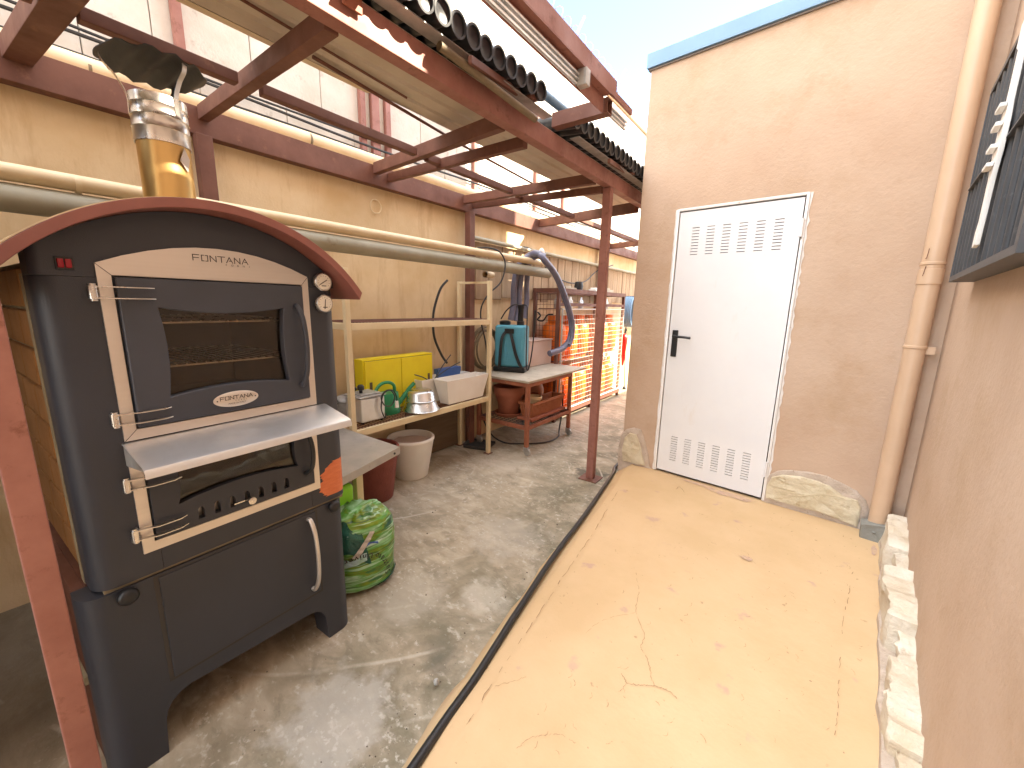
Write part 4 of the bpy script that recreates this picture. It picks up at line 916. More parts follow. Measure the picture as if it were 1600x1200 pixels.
for a_ in (20, 140, 260):
    ca, sa = math.cos(math.radians(a_)), math.sin(math.radians(a_))
    P3 = smooth_path([(FX+.0785*ca, FY+.0785*sa, 2.03), (FX+.079*ca, FY+.079*sa, 2.09), (FX+.10*ca, FY+.10*sa, 2.135), (FX+.125*ca, FY+.125*sa, 2.165), (FX+.13*ca, FY+.13*sa, 2.19)], 5)
    g = G()
    for i in range(len(P3)-1): g.bar(P3[i], P3[i+1], .014, .002, up=(ca, sa, 0))
    obj('cap_strap', g, 'inox', fl)
g = G().prism([(-.02, 0), (0, .045), (.016, .012), (.004, -.03)], 'x', 0, .002); g.xf(Matrix.Translation((FX+.069, FY+.033, 1.90)) @ Matrix.Rotation(.45, 4, 'Z')); obj('torn_tab', g, 'steel', fl)

# ------------------------------------------------------------------ steel side table and what stands under it
tb = thing('steel_table', 'low table with a dull steel top right of the oven', 'table', (-2.1, 1.2, 0))
q = [(-1.735, .93), (-1.893, 1.475), (-2.50, 1.468), (-2.42, .93)]
g = G().prism(q[::-1], 'z', .555, .600); obj('table_top', g, 'table', tb, world=True, bevel=.003)
for (x_, y_) in ((-1.80, .97), (-1.90, 1.19), (-2.44, 1.43), (-2.38, .97)):
    g = G().box(x_-.02, x_+.02, y_-.02, y_+.02, 0, .554); obj('leg', g, 'cream', tb, world=True, bevel=.003)
g = G()
for t in (.08, .9):
    p = Vector((q[0][0]*(1-t)+q[1][0]*t, q[0][1]*(1-t)+q[1][1]*t, .577)); g.lathe([(0, .0), (.007, 0), (.007, .003), (0, .003)], p+Vector((.001, 0, 0)), 10, axis='x')
obj('rivet', g, 'grille', tb, world=True)
g = G().prism([(-1.95, 1.0), (-1.85, 1.0), (-1.85, 1.135), (-1.95, 1.135)], 'z', 0, .50); tag(obj('lime_jerrycan', g, 'lime', bevel=.02, seg=4), 'lime green plastic can under the steel table behind the compost bag', 'can')

def pot(name, mat, c, r0, r1, h, rim=.02, rimh=.05, th=.012, label='', cat='pot', band=True):
    pr = [(0, .002), (r0-.006, 0), (r0, .006)]
    k = 1-rimh/h; rr = r0+(r1-rim-r0)*k if band else r0+(r1-r0)*k
    if band: pr += [(rr, h-rimh), (r1-.004, h-rimh+.003), (r1, h-.006), (r1-.004, h), (r1-th, h), (r1-th-.006, h-rimh)]
    else: pr += [(r1-.006, h-rimh), (r1, h-rimh+.008), (r1, h-.008), (r1-.006, h), (r1-th*1.6, h), (r1-th*2, h-.02)]
    pr += [(r0-th, .03), (0, .03)]
    g = G().lathe(pr, c, 40); return tag(obj(name, g, mat, smooth=40), label, cat)
pot('dark_red_pot', 'redpot', (-2.50, 1.70, 0), .135, .19, .40, band=False, rimh=.03, label='dark red plastic plant pot on the floor under the steel table edge')
pot('white_pot', 'whitep', (-2.60, 2.14, 0), .135, .195, .345, band=False, rimh=.03, label='round white plant pot on the floor below the shelves')
# stuff in the white pot
g = G().lathe([(0, .005), (.16, .0), (.162, .01), (0, .012)], (-2.60, 2.14, .285), 24); g.bar((-2.70, 2.06, .31), (-2.50, 2.20, .318), .16, .004)
tag(obj('folded_board', g, 'pinkp'), 'pale folded board lying inside the round white pot', 'board')

# compost bag
bc = Vector((-1.76, 1.10, 0)); bag = thing('compost_bag', 'green and white printed compost bag slumped beside the oven', 'bag', bc)
def bagp(a, t, off=0):
    """a: angle, t: height 0..1"""
    H_ = .43; r = .146*(1-.035*math.cos(3*a+.6)-.03*math.cos(2*a+.5))*(min(1, (t/.06)**.5) if t < .06 else 1)
    prof_ = 1.0+.05*math.sin(t*3.1) if t < .68 else (1.0+.05*math.sin(.68*3.1))*(1-((t-.68)/.32)**2.6*.60)
    wr = .006*mnoise.noise(Vector((math.cos(a)*3, math.sin(a)*3, t*5))) + .0035*mnoise.noise(Vector((math.cos(a)*4+t*9, math.sin(a)*4, t*26+a*3)))*(1.8 if t > .6 else 1)
    R = r*prof_+wr+off
    lean = Vector((.015*t, -.01*t, 0))
    return Vector((R*math.cos(a), R*math.sin(a)*1.05, t*H_ + (wr*2 if t > .9 else 0)))+lean
g = G(); na, nt_ = 96, 60
vs = [bagp(2*PI*i/na, j/nt_) for j in range(nt_+1) for i in range(na)]
fs = [(j*na+i, j*na+(i+1) % na, (j+1)*na+(i+1) % na, (j+1)*na+i) for j in range(nt_) for i in range(na)] + [tuple(range(nt_*na, (nt_+1)*na)), tuple(range(na))[::-1]]
g.add(vs, fs); obj('bag_body', g, 'bag', bag, smooth=70)
def bagpatch(name, mat, a0, a1, t0, t1, fn, off=.006):
    g = G(); n1, n2 = 24, 14; vs = []
    for i in range(n1+1):
        for j in range(n2+1):
            u, v = i/n1, j/n2; a, t = fn(u, v); vs.append(bagp(math.radians(a), t, off+.003*mnoise.noise(Vector((u*6, v*6, 3)))))
    g.add(vs, [(i*(n2+1)+j, (i+1)*(n2+1)+j, (i+1)*(n2+1)+j+1, i*(n2+1)+j+1) for i in range(n1) for j in range(n2)]); return obj(name, g, mat, bag, smooth=60)
# camera sees angles about -100..-10 degrees; right edge of bag ~ +35
bagpatch('dark_band', 'bagdark', 0, 0, 0, 0, lambda u, v: (-66+u*52-14*v, .56+.30*v - .10*u*(1-v)+.06*math.sin(u*5)))
bagpatch('pale_fold', 'bagpale', 0, 0, 0, 0, lambda u, v: (-66+u*44, .40+.07*u+(.09+.02*math.sin(u*9))*v), .010)
bagpatch('blue_swirl', 'bluebox', 0, 0, 0, 0, lambda u, v: (-26+u*26, .625+.03*math.sin(u*PI)+.025*v), .009)
bagpatch('label_strip', 'baglabel', 0, 0, 0, 0, lambda u, v: (-46+u*32+9*v, .54+.27*u-.02*v), .0115)
bagpatch('dark_foot', 'bagdark', 0, 0, 0, 0, lambda u, v: (-15+u*80, .02+(.02+.12*u)*v), .004)
g = G(); txt = 'Sustrato Univers'
# lettering runs up the bag then bends over to the left
path = smooth_path([Vector((18, .17, 0)), Vector((16, .27, 0)), Vector((10, .38, 0)), Vector((4, .455, 0)), Vector((-5, .515, 0)), Vector((-17, .55, 0)), Vector((-30, .56, 0)), Vector((-44, .55, 0)), Vector((-60, .52, 0))], 20)
def pathpos(s):
    acc = 0
    for i in range(len(path)-1):
        a, b = path[i], path[i+1]; d = math.hypot(math.radians(b.x-a.x)*.165, (b.y-a.y)*.43)
        if acc+d >= s: f = (s-acc)/d; p = a.lerp(b, f); t = Vector((math.radians(b.x-a.x)*.165, (b.y-a.y)*.43)); return p, t.normalized()
        acc += d
    return path[-1], Vector((-1, 0))
s_ = .0; adv = {'i': .012, 't': .016, 'r': .019, ' ': .012, 'U': .031, 'S': .028, 's': .023}
for ch in txt:
    w_ = adv.get(ch, .025)
    if ch != ' ':
        vs, fs = text_geo(ch, .040); p, t = pathpos(s_+w_/2); n2 = Vector((-t.y, t.x))
        out = []
        for v in vs:
            off = t*v[0]+n2*(v[1]+.008)
            out.append(bagp(math.radians(p.x)+off.x/.165, p.y+off.y/.43, .0175))
        g.add(out, fs); g.add([p + Vector((.0012, .0008, .0012)) for p in out], fs)
    s_ += w_
obj('lettering', g, 'ink', bag, smooth=0)

# ------------------------------------------------------------------ cream shelf rack
sr = thing('shelf_rack', 'cream metal rack with two wire shelves against the wall', 'shelf', (-2.61, 2.2, 0))
for (x_, y_) in ((-2.42, 1.50), (-2.42, 2.945), (-2.80, 1.50), (-2.80, 2.945)):
    g = G().box(x_-.018, x_+.018, y_-.016, y_+.020, .004, 1.655); p_ = obj('post', g, 'cream', sr, world=True, bevel=.003)
    g = G().box(x_-.035, x_+.035, y_-.035, y_+.035, 0, .004); obj('foot_plate', g, 'rust', p_, world=True)
for z_ in (1.283, .557):
    g = G().box(-2.436, -2.404, 1.521, 2.928, z_-.022, z_+.022).box(-2.816, -2.784, 1.521, 2.928, z_-.022, z_+.022).box(-2.783, -2.437, 1.49, 1.512, z_-.02, z_+.02).box(-2.783, -2.437, 2.935, 2.957, z_-.02, z_+.02)
    sf = obj('shelf', g, 'cream', sr, world=True, bevel=.002)
    g = G()
    for i in range(56): y_ = 1.53+i*.0252; g.tube([(-2.795, y_, z_+.026), (-2.425, y_, z_+.026)], .0022, 5)
    for x_ in (-2.74, -2.68, -2.62, -2.56, -2.50, -2.44): g.tube([(x_, 1.52, z_+.030), (x_, 2.935, z_+.030)], .0022, 5)
    obj('wire_mesh', g, 'rust', sf, world=True)
g = G().box(-2.783, -2.437, 2.938, 2.955, 1.63, 1.65).box(-2.783, -2.437, 1.495, 1.512, 1.63, 1.65); obj('top_rail', g, 'cream', sr, world=True)
g = G().box(-2.846, -2.822, 2.28, 2.99, .01, .47); tag(obj('dark_board', g, 'wood', bevel=.003), 'dark old board leaning on the wall under the shelves', 'board')
g = G().box(-2.85, -2.80, 2.99, 3.0, 0, 0)
ZS = .5895
# yellow cabinet
yc_ = thing('yellow_case', 'yellow flat wooden case with two doors standing on the lower shelf', 'case', (-2.72, 2.1, ZS))
g = G().box(-2.79, -2.68, 1.77, 2.47, ZS, ZS+.425); obj('case_body', g, 'yellow', yc_, world=True, bevel=.004)
for (a, b) in ((1.782, 2.117), (2.123, 2.458)):
    g = G().box(-2.679, -2.667, a, b, ZS+.015, ZS+.410); pn = obj('door_panel', g, 'yellow', yc_, world=True, bevel=.002)
    yh = a+.045 if a < 2 else b-.045
    g = G().box(-2.6665, -2.6655, yh-.012, yh+.012, ZS+.16, ZS+.25); obj('grip_slot', g, 'wood', pn, world=True)
g = G().box(-2.6795, -2.6785, 1.78, 2.46, ZS+.411, ZS+.414); obj('worn_edge', g, 'wood', yc_, world=True)
# blue card box behind trough
g = G().box(-2.76, -2.70, 2.56, 2.86, ZS, ZS+.26); tag(obj('blue_box', g, 'bluebox', bevel=.003), 'blue cardboard box behind the white troughs on the lower shelf', 'box')
# white troughs
def trough(name, y0, y1, x0, x1, z0, h, label, mat='whitep'):
    g = G(); t = .05; w = .008
    A = [(x0+t*.6, y0+t), (x1-t*.6, y0+t), (x1-t*.6, y1-t), (x0+t*.6, y1-t)]; B = [(x0, y0), (x1, y0), (x1, y1), (x0, y1)]
    Bi = [(x0+w, y0+w), (x1-w, y0+w), (x1-w, y1-w), (x0+w, y1-w)]; Ai = [(x0+t*.6+w, y0+t+w), (x1-t*.6-w, y0+t+w), (x1-t*.6-w, y1-t-w), (x0+t*.6+w, y1-t-w)]
    vs = [(x, y, z0) for x, y in A]+[(x, y, z0+h) for x, y in B]+[(x, y, z0+h) for x, y in Bi]+[(x, y, z0+.02) for x, y in Ai]
    fs = [(3, 2, 1, 0), (12, 13, 14, 15)]
    for k in (0, 4, 8): fs += [(k+i, k+(i+1) % 4, k+4+(i+1) % 4, k+4+i) for i in range(4)]
    g.add(vs, fs); return tag(obj(name, g, mat, bevel=.003), label, 'planter', 'white planter troughs on the lower shelf')
trough('white_trough', 2.37, 2.92, -2.565, -2.40, ZS, .215, 'front white rectangular planter trough beside the shelf post')
trough('white_trough', 2.25, 2.86, -2.74, -2.575, ZS, .215, 'rear white rectangular planter trough next to the wall')
for i, (a, b) in enumerate((((-2.60, 2.20, .86), (-2.64, 2.42, .76)), ((-2.56, 2.70, .92), (-2.60, 2.42, .80)), ((-2.60, 2.62, .99), (-2.62, 2.44, .79)))):
    g = G().tube(smooth_path([a, (Vector(a)+Vector(b))/2+Vector((0, 0, .01)), b], 4), .005, 6)
    tag(obj('dark_stick', g, 'grille'), ['short dark stick poking left out of the rear white trough', 'long dark stick poking right out of the rear white trough', 'steep dark stick standing up out of the rear white trough'][i], 'stick')
# inverted bowls
def bowl(c, rb, rt, h, label):
    g = G().lathe([(rt, 0), (rt+.008, .003), (rt, .008), (rb+.02, h*.8), (rb, h), (0, h+.001)], c, 44); return tag(obj('steel_bowl', g, 'inox', smooth=50), label, 'bowl', 'upturned steel bowls')
bowl((-2.50, 2.17, ZS), .10, .145, .085, 'wide upturned steel bowl on the lower shelf')
bowl((-2.50, 2.17, ZS+.078), .088, .118, .085, 'smaller upturned steel bowl stacked on the wide one')
# watering can
wc = thing('watering_can', 'green plastic watering can between the yellow case and the steel bowls', 'watering can', (-2.60, 1.93, ZS))
g = G().lathe([(.0, .0), (.082, .0), (.085, .01), (.072, .16), (.070, .165), (0, .165)], (-2.60, 1.93, ZS), 30, sx=.9, sy=1.15); obj('tank', g, 'green', wc, world=True, smooth=40)
g = G().tube(smooth_path([(-2.58, 1.98, ZS+.05), (-2.57, 2.05, ZS+.11), (-2.56, 2.10, ZS+.17), (-2.55, 2.15, ZS+.215)], 5), [.022]*4+[.019]*4+[.016]*4+[.015]*4, 12); obj('spout', g, 'green', wc, world=True)
g = G().tube(smooth_path([(-2.60, 1.99, ZS+.15), (-2.60, 1.985, ZS+.215), (-2.60, 1.93, ZS+.245), (-2.60, 1.86, ZS+.235), (-2.60, 1.815, ZS+.18), (-2.60, 1.825, ZS+.08), (-2.60, 1.85, ZS+.05)], 6), .0125, 12); obj('handle', g, 'green', wc, world=True)
# fryer
fy = thing('steel_fryer', 'steel electric fryer with a coiled black flex at the left end of the shelf', 'fryer', (-2.55, 1.68, ZS))
g = G().box(-2.66, -2.465, 1.60, 1.80, ZS+.012, ZS+.185); obj('casing', g, 'steelb', fy, world=True, bevel=.012, seg=3)
g = G().box(-2.665, -2.46, 1.59, 1.81, ZS+.187, ZS+.20); g.box(-2.64, -2.49, 1.62, 1.78, ZS+.20, ZS+.212); obj('lid', g, 'galv', fy, world=True, bevel=.006, seg=3)
g = G().lathe([(.012, 0), (.012, .02), (.024, .025), (.024, .05), (.015, .06), (0, .062)], (-2.55, 1.66, ZS+.212), 18); obj('lid_knob', g, 'black', fy, world=True)
g = G()
for (x_, y_) in ((-2.64, 1.62), (-2.64, 1.78), (-2.485, 1.62), (-2.485, 1.78)): g.lathe([(.012, 0), (.012, .012)], (x_, y_, ZS), 10)
obj('rubber_foot', g, 'black', fy, world=True)
g = G().tube(smooth_path([(-2.46, 1.80, ZS+.05), (-2.445, 1.78, ZS+.02), (-2.43, 1.74, ZS+.10), (-2.43, 1.76, ZS+.20), (-2.43, 1.82, ZS+.225), (-2.43, 1.86, ZS+.17), (-2.43, 1.83, ZS+.11), (-2.43, 1.77, ZS+.12), (-2.44, 1.75, ZS+.18), (-2.45, 1.80, ZS+.22), (-2.46, 1.87, ZS+.21), (-2.46, 1.90, ZS+.16), (-2.46, 1.90, ZS+.12)], 6), .0045, 7); obj('flex', g, 'rubber', fy, world=True)
g = G().tube([(-2.46, 1.90, ZS+.125), (-2.46, 1.90, ZS+.075)], [.012, .017], 10); obj('plug', g, 'whitep', fy, world=True)
pk = thing('pressure_cooker', 'dull steel pressure cooker behind the fryer at the shelf end', 'cooker', (-2.71, 1.66, ZS))
g = G().lathe([(0, 0), (.088, 0), (.092, .01), (.092, .13), (.097, .133), (.097, .14), (.09, .155), (.05, .175), (0, .178)], (-2.72, 1.66, ZS), 30); obj('pan', g, 'galv', pk, world=True, smooth=45)
g = G().lathe([(.01, 0), (.01, .03), (.022, .035), (.022, .05), (.012, .06), (0, .06)], (-2.70, 1.70, ZS+.17), 14); g.box(-2.73, -2.70, 1.52, 1.57, ZS+.12, ZS+.15); obj('handle', g, 'black', pk, world=True)

# ------------------------------------------------------------------ trolley
ct = thing('trolley', 'rusty steel trolley on castors with a worn board top', 'trolley', (-2.38, 3.6, 0))
X0, X1, YA, YB_ = -2.70, -2.09, 3.13, 3.97
g = G().box(-2.73, -2.06, 3.10, 4.30, .722, .744); obj('board_top', g, 'board', ct, world=True, bevel=.003)
for (x_, y_) in ((X1, YA), (X1, YB_), (X0, YA), (X0, YB_)):
    g = G().box(x_-.019, x_+.019, y_-.019, y_+.019, .085, .719); lg_ = obj('leg', g, 'rustc', ct, world=True, bevel=.003)
    g = G().lathe([(.010, -.012), (.034, -.011), (.036, 0), (.034, .011), (.010, .012)], (x_+.012, y_, .036), 20, axis='y'); g.box(x_-.022, x_+.02, y_-.018, y_-.014, .04, .078).box(x_-.022, x_+.02, y_+.014, y_+.018, .04, .078).box(x_-.025, x_+.025, y_-.022, y_+.022, .078, .0845); obj('castor', g, 'galv', lg_, world=True)
g = G()
for z_ in (.70, .275):
    g.box(X1-.017, X1+.017, YA+.0195, YB_-.0195, z_-.018, z_+.018).box(X0-.017, X0+.017, YA+.0195, YB_-.0195, z_-.018, z_+.018).box(X0+.0195, X1-.0195, YA-.017, YA+.017, z_-.018, z_+.018).box(X0+.0195, X1-.0195, YB_-.017, YB_+.017, z_-.018, z_+.018)
obj('rail', g, 'rustc', ct, world=True, bevel=.002)
g = G()
for i in range(20): y_ = YA+.03+i*.0415; g.tube([(X0, y_, .296), (X1, y_, .296)], .003, 5)
for i in range(12): x_ = X0+.03+i*.05; g.tube([(x_, YA, .302), (x_, YB_, .302)], .003, 5)
obj('wire_rack', g, 'grille', ct, world=True)
ZR = .306
g = G().lathe([(0, 0), (.125, 0), (.15, .035), (.145, .04), (.12, .01), (0, .008)], (-2.46, 3.33, ZR), 36); tag(obj('plant_saucer', g, 'terra'), 'round terracotta saucer under the big pot on the trolley rack', 'saucer')
pot('terracotta_pot', 'terra', (-2.46, 3.33, ZR+.012), .105, .165, .30, rim=.018, rimh=.085, label='large terracotta pot with a thick rim on the trolley rack')
pt = thing('ribbed_planter', 'ribbed terracotta-coloured window box on the lower trolley rack', 'planter', (-2.2, 3.55, ZR))
g = G(); z0 = ZR+.03; x0, x1, y0, y1 = -2.285, -2.125, 3.27, 3.90; t = .022; h = .15
A = [(x0+t, y0+t), (x1-t, y0+t), (x1-t, y1-t), (x0+t, y1-t)]; B = [(x0, y0), (x1, y0), (x1, y1), (x0, y1)]; Bi = [(x0+.012, y0+.012), (x1-.012, y0+.012), (x1-.012, y1-.012), (x0+.012, y1-.012)]; Ai = [(a*.9+b*.1, c*.9+d*.1) for (a, c), (b, d) in zip([(x0+t+.01, y0+t+.01), (x1-t-.01, y0+t+.01), (x1-t-.01, y1-t-.01), (x0+t+.01, y1-t-.01)], Bi)]
g.add([(x, y, z0) for x, y in A]+[(x, y, z0+h) for x, y in B]+[(x, y, z0+h) for x, y in Bi]+[(x, y, z0+.02) for x, y in Ai], [(3, 2, 1, 0), (12, 13, 14, 15)] + [(k+i, k+(i+1) % 4, k+4+(i+1) % 4, k+4+i) for k in (0, 4, 8) for i in range(4)])
g.box(x0-.008, x1+.008, y0-.008, y0, z0+h-.022, z0+h+.002).box(x0-.008, x1+.008, y1, y1+.008, z0+h-.022, z0+h+.002).box(x1, x1+.008, y0, y1, z0+h-.022, z0+h+.002).box(x0-.008, x0, y0, y1, z0+h-.022, z0+h+.002)
obj('box_shell', g, 'orangepl', pt, world=True)
g = G()
for i in range(24): y_ = y0+.03+i*.0248; g.bar((x1-t+.0015, y_, z0+.008), (x1-.0015, y_, z0+h-.026), .009, .006, up=(1, 0, 0))
for i in range(5): x_ = x0+.03+i*.025; g.bar((x_, y0+t-.0015, z0+.008), (x_, y0+.0015, z0+h-.026), .009, .006, up=(0, 1, 0))
obj('ribs', g, 'orangepl', pt, world=True)
g = G().box(-2.30, -2.11, 3.25, 3.93, ZR, ZR+.028); tag(obj('planter_tray', g, 'terra', bevel=.006), 'long terracotta drip tray under the ribbed window box', 'tray')
pot('small_pot', 'terra', (-2.38, 3.62, ZR), .07, .105, .19, rim=.01, rimh=.03, label='small terracotta pot behind the ribbed window box')
pot('cracked_cream_pot', 'creampipe', (-2.22, 3.44, z0+.05), .05, .085, .14, rim=.008, rimh=.03, label='broken cream pot lying in the ribbed window box')
g = G().lathe([(0, 0), (.12, 0), (.15, .05), (.155, .2), (.11, .32), (.05, .36), (.045, .40), (0, .40)], (-2.52, 3.82, ZR), 28); tag(obj('orange_jar', g, 'orangepl', smooth=50), 'bulbous terracotta jar at the back of the trolley rack', 'jar')

# backpack sprayer
sp = thing('backpack_sprayer', 'light blue backpack sprayer with black straps on the trolley', 'sprayer', (-2.56, 3.50, .745), .35)
g = G().box(-.165, .165, -.10, .10, .05, .49); obj('tank', g, 'blue', sp, bevel=.03, seg=4)
g = G()
for x_ in (-.07, -.045, -.02, .005): g.box(x_-.006, x_+.006, -.106, -.0995, .12, .32)
for x_ in (.07, .10, .13): g.box(x_-.006, x_+.006, -.104, -.0995, .10, .44)
obj('moulded_rib', g, 'blue', sp, bevel=.002)
g = G().box(-.175, .175, -.115, .11, 0, .055); obj('foot', g, 'black', sp, bevel=.012)
g = G().lathe([(.055, 0), (.06, .008), (.06, .035), (.03, .045), (0, .045)], (-.08, 0, .49), 22); obj('filler_cap', g, 'black', sp)
g = G().lathe([(.04, 0), (.04, .04), (.03, .045), (.03, .17), (.036, .175), (.036, .21), (0, .212)], (.09, .0, .49), 18); obj('pump', g, 'black', sp)
for P in ([(-.03, -.105, .43), (-.07, -.13, .36), (-.085, -.145, .18), (-.10, -.12, .03)], [(.01, -.105, .43), (.045, -.135, .33), (.09, -.145, .18), (.15, -.12, .03)]):
    g = G(); PP = smooth_path(P, 6)
    for i in range(len(PP)-1): g.bar(PP[i], PP[i+1], .032, .006, up=(0, -1, 0))
    obj('strap', g, 'rubber', sp)
g = G().box(-.05, .05, -.118, -.100, .405, .455); obj('strap_plate', g, 'black', sp, bevel=.004)
g = G().tube(smooth_path([(.09, 0, .69), (.02, -.02, .70), (-.06, -.02, .64), (-.12, -.02, .55)], 6), .007, 8); g.tube(smooth_path([(.10, 0, .70), (.16, -.03, .69), (.175, -.06, .6), (.18, -.08, .3), (.19, -.1, .07), (.215, -.1, .05), (.245, -.1, .22), (.26, -.1, .42), (.265, -.1, .62)], 6), .007, 8); obj('hose', g, 'rubber', sp)
g = G().tube([(.262, -.1, .42), (.268, -.1, .65)], .013, 10); obj('lance_grip', g, 'black', sp)
# pale box
g = G(); bxx = (-2.80, -2.54, 3.80, 4.30, .746, 1.035)
g.box(*bxx); g2 = tag(obj('pale_bin', g, 'pinkp', bevel=.012, seg=3), 'pale pinkish plastic bin at the far end of the trolley board', 'bin')
rim = G().box(-2.81, -2.53, 3.79, 4.31, 1.036, 1.048); obj('lid', rim, 'pinkp', g2, world=False, bevel=.004); C.objects['lid.002' if 'lid.002' in C.objects else 'lid'].location = (0, 0, 0)
lid = [o for o in C.objects if o.parent == g2][0]
for v in lid.data.vertices: v.co -= g2.location
# coil of brown hose
g = G(); pts = []
for i in range(6*28):
    a = 2*PI*i/28; r = .19+.012*math.sin(i*.31)+.012*(i//28 % 3); pts.append((-2.72-.012*(i/28), 3.30+r*math.cos(a), .98+r*math.sin(a)*1.02))
g.tube(pts, .010, 7); tag(obj('hose_coil', g, 'brownhose'), 'coil of brown hose hanging on the wall behind the sprayer', 'hose')
# loose black hose on the floor under trolley and dustpan
pts = smooth_path([(-2.78, 3.25, .55), (-2.74, 3.22, .30), (-2.62, 3.22, .10), (-2.48, 3.27, .012), (-2.30, 3.36, .011), (-2.13, 3.56, .011), (-2.12, 3.80, .011), (-2.20, 3.97, .05), (-2.20, 4.02, .3), (-2.22, 4.05, .55)], 8)
g = G().tube(pts, .0085, 8); tag(obj('floor_hose', g, 'rubber'), 'loose black hose looping on the floor under the trolley', 'hose')
dp = thing('dustpan', 'grey plastic dustpan lying on the floor behind the shelf foot', 'dustpan', (-2.62, 3.05, 0), .3)
g = G().box(-.13, .13, -.12, .12, .004, .010).box(-.13, -.122, -.12, .12, .010, .05).box(-.122, .13, .112, .12, .010, .03).box(-.122, .13, -.12, -.112, .010, .03); obj('pan', g, 'grille', dp)
g = G().tube([(-.125, 0, .05), (-.15, 0, .5)], .010, 8); obj('handle', g, 'rust', dp)

# ------------------------------------------------------------------ gas cage and cylinders
cg = thing('gas_cage', 'red-brown steel cage with white mesh doors holding orange gas cylinders', 'cage', (-2.64, 5.3, 0))
CX0, CX1, CY0, CY1 = -2.80, -2.47, 4.30, 6.36
g = G()
for (x_, y_) in ((CX0, CY0), (CX1, CY0), (CX0, CY1), (CX1, CY1), (CX1, 5.33)): g.box(x_-.02, x_+.02, y_-.02, y_+.02, .0, 1.60)
for z_ in (.06, 1.60):
    g.box(CX1-.025, CX1+.025, CY0-.025, CY1+.025, z_, z_+.05).box(CX0-.02, CX0+.02, CY0-.025, CY1+.025, z_, z_+.05).box(CX0+.021, CX1-.026, CY0-.02, CY0+.02, z_, z_+.049).box(CX0+.021, CX1-.026, CY1-.02, CY1+.02, z_, z_+.049)
g.box(CX1-.015, CX1+.018, CY0+.021, CY1-.021, 1.44, 1.48)
obj('frame', g, 'rust', cg, world=True)
g = G().box(CX0+.03, CX1-.03, CY0+.03, CY1-.03, .085, .10).box(CX0+.03, CX1-.03, CY0+.03, CY1-.03, .745, .76).box(CX0+.03, CX1-.03, CY0+.03, CY1-.03, 1.40, 1.41); obj('floor_plate', g, 'rust', cg, world=True)
def mesh_panel(y0, y1, z0, z1, x, axis='y'):
    g = G(); n = int((y1-y0)/.048); m_ = int((z1-z0)/.062)
    for i in range(n+1):
        y_ = y0+(y1-y0)*i/n; g.tube([(x, y_, z0), (x, y_, z1)] if axis == 'y' else [(y_, x, z0), (y_, x, z1)], .0021, 4)
    for j in range(m_+1):
        z_ = z0+(z1-z0)*j/m_; g.tube([(x+.004, y0, z_), (x+.004, y1, z_)] if axis == 'y' else [(y0, x+.004, z_), (y1, x+.004, z_)], .0021, 4)
    return g
for (a, b) in ((4.36, 5.28), (5.39, 6.31)):
    dr = obj('mesh_door', mesh_panel(a, b, .14, 1.40, CX1+.03), 'whitemesh', cg, world=True)
    g = G().ring([(a-.012, .128), (b+.012, .128), (b+.012, 1.412), (a-.012, 1.412)], [(a, .14), (b, .14), (b, 1.40), (a, 1.40)], 'x', CX1+.02, CX1+.04); obj('door_frame', g, 'whitemesh', dr, world=True)
obj('side_mesh', mesh_panel(CX0+.02, CX1-.02, .13, 1.58, CY0+.005, 'x'), 'rust', cg, world=True)
# one cylinder, then copies
g = G(); gc = thing('gas_cylinder', 'x', 'gas cylinder', (0, 0, 0), 0, 'orange gas cylinders stacked in the cage')
g = G().lathe([(0, .0), (.115, .0), (.118, .03), (.125, .035), (.15, .06), (.15, .38), (.14, .43), (.10, .47), (.035, .49), (.03, .50), (0, .50)], seg=28); obj('tank', g, 'orange', gc, smooth=50)
g = G().lathe([(.078, .455), (.082, .455), (.082, .56), (.078, .56)], seg=20); g.f = [f for i, f in enumerate(g.f) if len(f) == 4 and i % 20 not in (3, 4, 5, 13, 14, 15)]; obj('valve_guard', g, 'orange', gc)
g = G().lathe([(.018, .50), (.018, .53), (.026, .535), (.026, .55), (0, .552)], seg=12); obj('valve', g, 'whitep', gc)
words = ['first', 'second', 'third', 'fourth', 'fifth', 'sixth']
cnt = 0
for lv, z_ in (('lower', .10), ('upper', .76)):
    for k in range(6):
        pos = (-2.635, 4.50+k*.333, z_); lb = f'orange gas cylinder in the {lv} row of the cage, {words[k]} from the trolley end'
        if cnt == 0: gc.location = pos; gc['label'] = lb
        else: dup(gc, None, pos, random.uniform(0, 6), lb)
        cnt += 1
# clutter on top of the cage
g = G().lathe([(0, 0), (.05, .0), (.062, .05), (.05, .11), (0, .12)], (-2.60, 5.05, 1.651), 16, axis='z'); tag(obj('black_ball', g, 'rubber', smooth=50), 'round black float lying on top of the gas cage', 'float')
for i, (y_, l_) in enumerate(((4.7, .3), (5.6, .35), (6.0, .25))):
    g = G().box(-2.72, -2.60, y_, y_+l_, 1.651, 1.68+.01*i); g.box(-2.70, -2.62, y_+.02, y_+l_*.6, 1.681+.01*i, 1.70+.012*i)
    tag(obj('scrap_board', g, ['board', 'whitep', 'board'][i], bevel=.002), ['worn board lying on the near end of the gas cage roof', 'white offcut lying mid-way on the gas cage roof', 'worn board lying on the far end of the gas cage roof'][i], 'board')
for i, y_ in enumerate((4.45, 4.8, 5.1, 5.6, 5.95)):
    g = G().lathe([(0, 0), (.03, 0), (.035, .02), (.03, .10), (.014, .12), (.012, .15), (0, .15)], (-2.58, y_, 1.4115), 14)
    tag(obj('small_bottle', g, ['galv', 'whitep', 'steelb', 'galv', 'whitep'][i]), f'small pale bottle on the top shelf of the gas cage, {words[i]} from the trolley end', 'bottle', 'small bottles on the cage shelf')
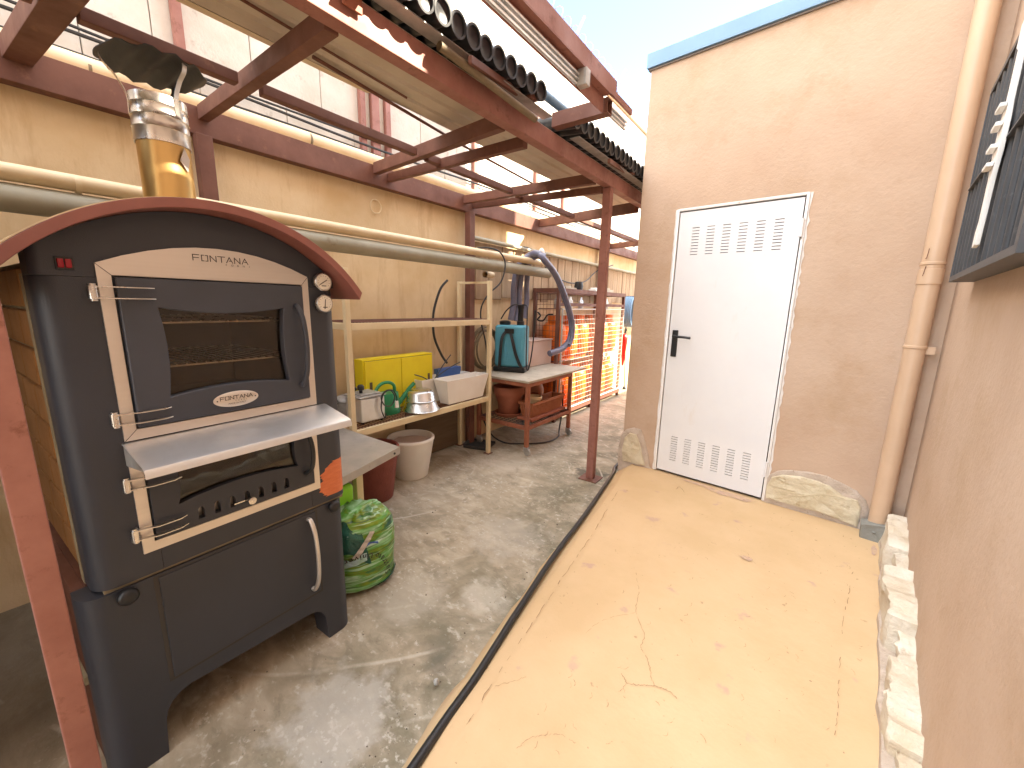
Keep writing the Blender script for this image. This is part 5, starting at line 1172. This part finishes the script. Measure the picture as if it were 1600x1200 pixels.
g = G().tube(smooth_path([(-2.74, 4.27, 1.36), (-2.70, 4.27, 1.32), (-2.74, 4.27, 1.27), (-2.66, 4.27, 1.26), (-2.60, 4.27, 1.33), (-2.52, 4.27, 1.34)], 5), .010, 7); tag(obj('hooked_hose', g, 'rubber'), 'bent black hose hooked in the near side mesh of the gas cage', 'hose')
g = G().tube([(-2.425, 5.335, .75), (-2.425, 5.335, 1.42)], .016, 10); tag(obj('orange_tube', g, 'orange'), 'upright orange tube standing between the two cage doors', 'tube')

# reel, red umbrella and pole beyond the cage
hr = thing('hose_reel', 'grey-blue hose coiled on a hook beyond the gas cage', 'hose reel', (-2.62, 7.0, 1.3))
g = G()
for k in range(6):
    g.tube([(-2.66+.028*k, 7.0+.19*math.cos(a)*(1-.02*k), 1.36+.25*math.sin(a)) for a in [i*2*PI/26 for i in range(26)]], .016, 7, closed=True)
obj('coil', g, 'bluecap', hr, world=True)
g = G().tube([(-2.84, 7.0, 1.62), (-2.50, 7.0, 1.62), (-2.48, 7.0, 1.68)], .012, 8); obj('hook', g, 'grille', hr, world=True)
ru = thing('red_umbrella', 'folded red umbrella hanging on the far wall beside the hose', 'umbrella', (-2.55, 6.95, .3))
g = G().lathe([(0, .0), (.02, .02), (.055, .42), (.06, .50), (.03, .56), (0, .57)], (-2.60, 6.86, .42), 12); obj('canopy_cloth', g, 'red', ru, world=True, smooth=60)
g = G().tube(smooth_path([(-2.60, 6.86, .98), (-2.60, 6.86, 1.05), (-2.60, 6.90, 1.08), (-2.60, 6.93, 1.04)], 5), .009, 8); obj('handle', g, 'black', ru, world=True)
g = G().tube([(-2.56, 6.92, .03), (-2.62, 6.95, 1.1)], .009, 8); g.lathe([(0, 0), (.035, 0), (.03, .03), (.012, .06), (0, .06)], (-2.56, 6.92, 0), 10); tag(obj('thin_pole', g, 'rubber'), 'thin dark pole with a wide foot leaning by the red umbrella', 'pole')

# grit and dry bits swept against the platform edge
g = G(); rnd = random.Random(12)
for i in range(420):
    t = rnd.random(); y_ = .2+3.0*t; xe = -.84-.24*y_+.012*math.sin(y_*5) ; x_ = xe-abs(rnd.gauss(0, .05))-.02 if rnd.random() < .6 else xe-rnd.uniform(.05, 1.3)
    p = rf(x_, y_, 0); s_ = rnd.uniform(.0012, .0042) if rnd.random() < .94 else rnd.uniform(.004, .008); a_ = rnd.uniform(0, PI)
    c_, q_ = math.cos(a_)*s_, math.sin(a_)*s_
    g.add([(p.x+c_, p.y+q_, .0005), (p.x-q_, p.y+c_*.7, .0005), (p.x-c_, p.y-q_, .0005), (p.x+q_, p.y-c_*.7, .0005), (p.x, p.y, s_*.9+.0005)], [(0, 1, 4), (1, 2, 4), (2, 3, 4), (3, 0, 4), (3, 2, 1, 0)])
gt = obj('grit', g, pmat('grit_mixed', (.42, .36, .28), (.07, .05, .035), 60, lo=.45, hi=.55, rough=.9), smooth=0); gt['kind'] = 'stuff'; gt['label'] = 'grit and dry bits scattered along the platform edge'; gt['category'] = 'grit'
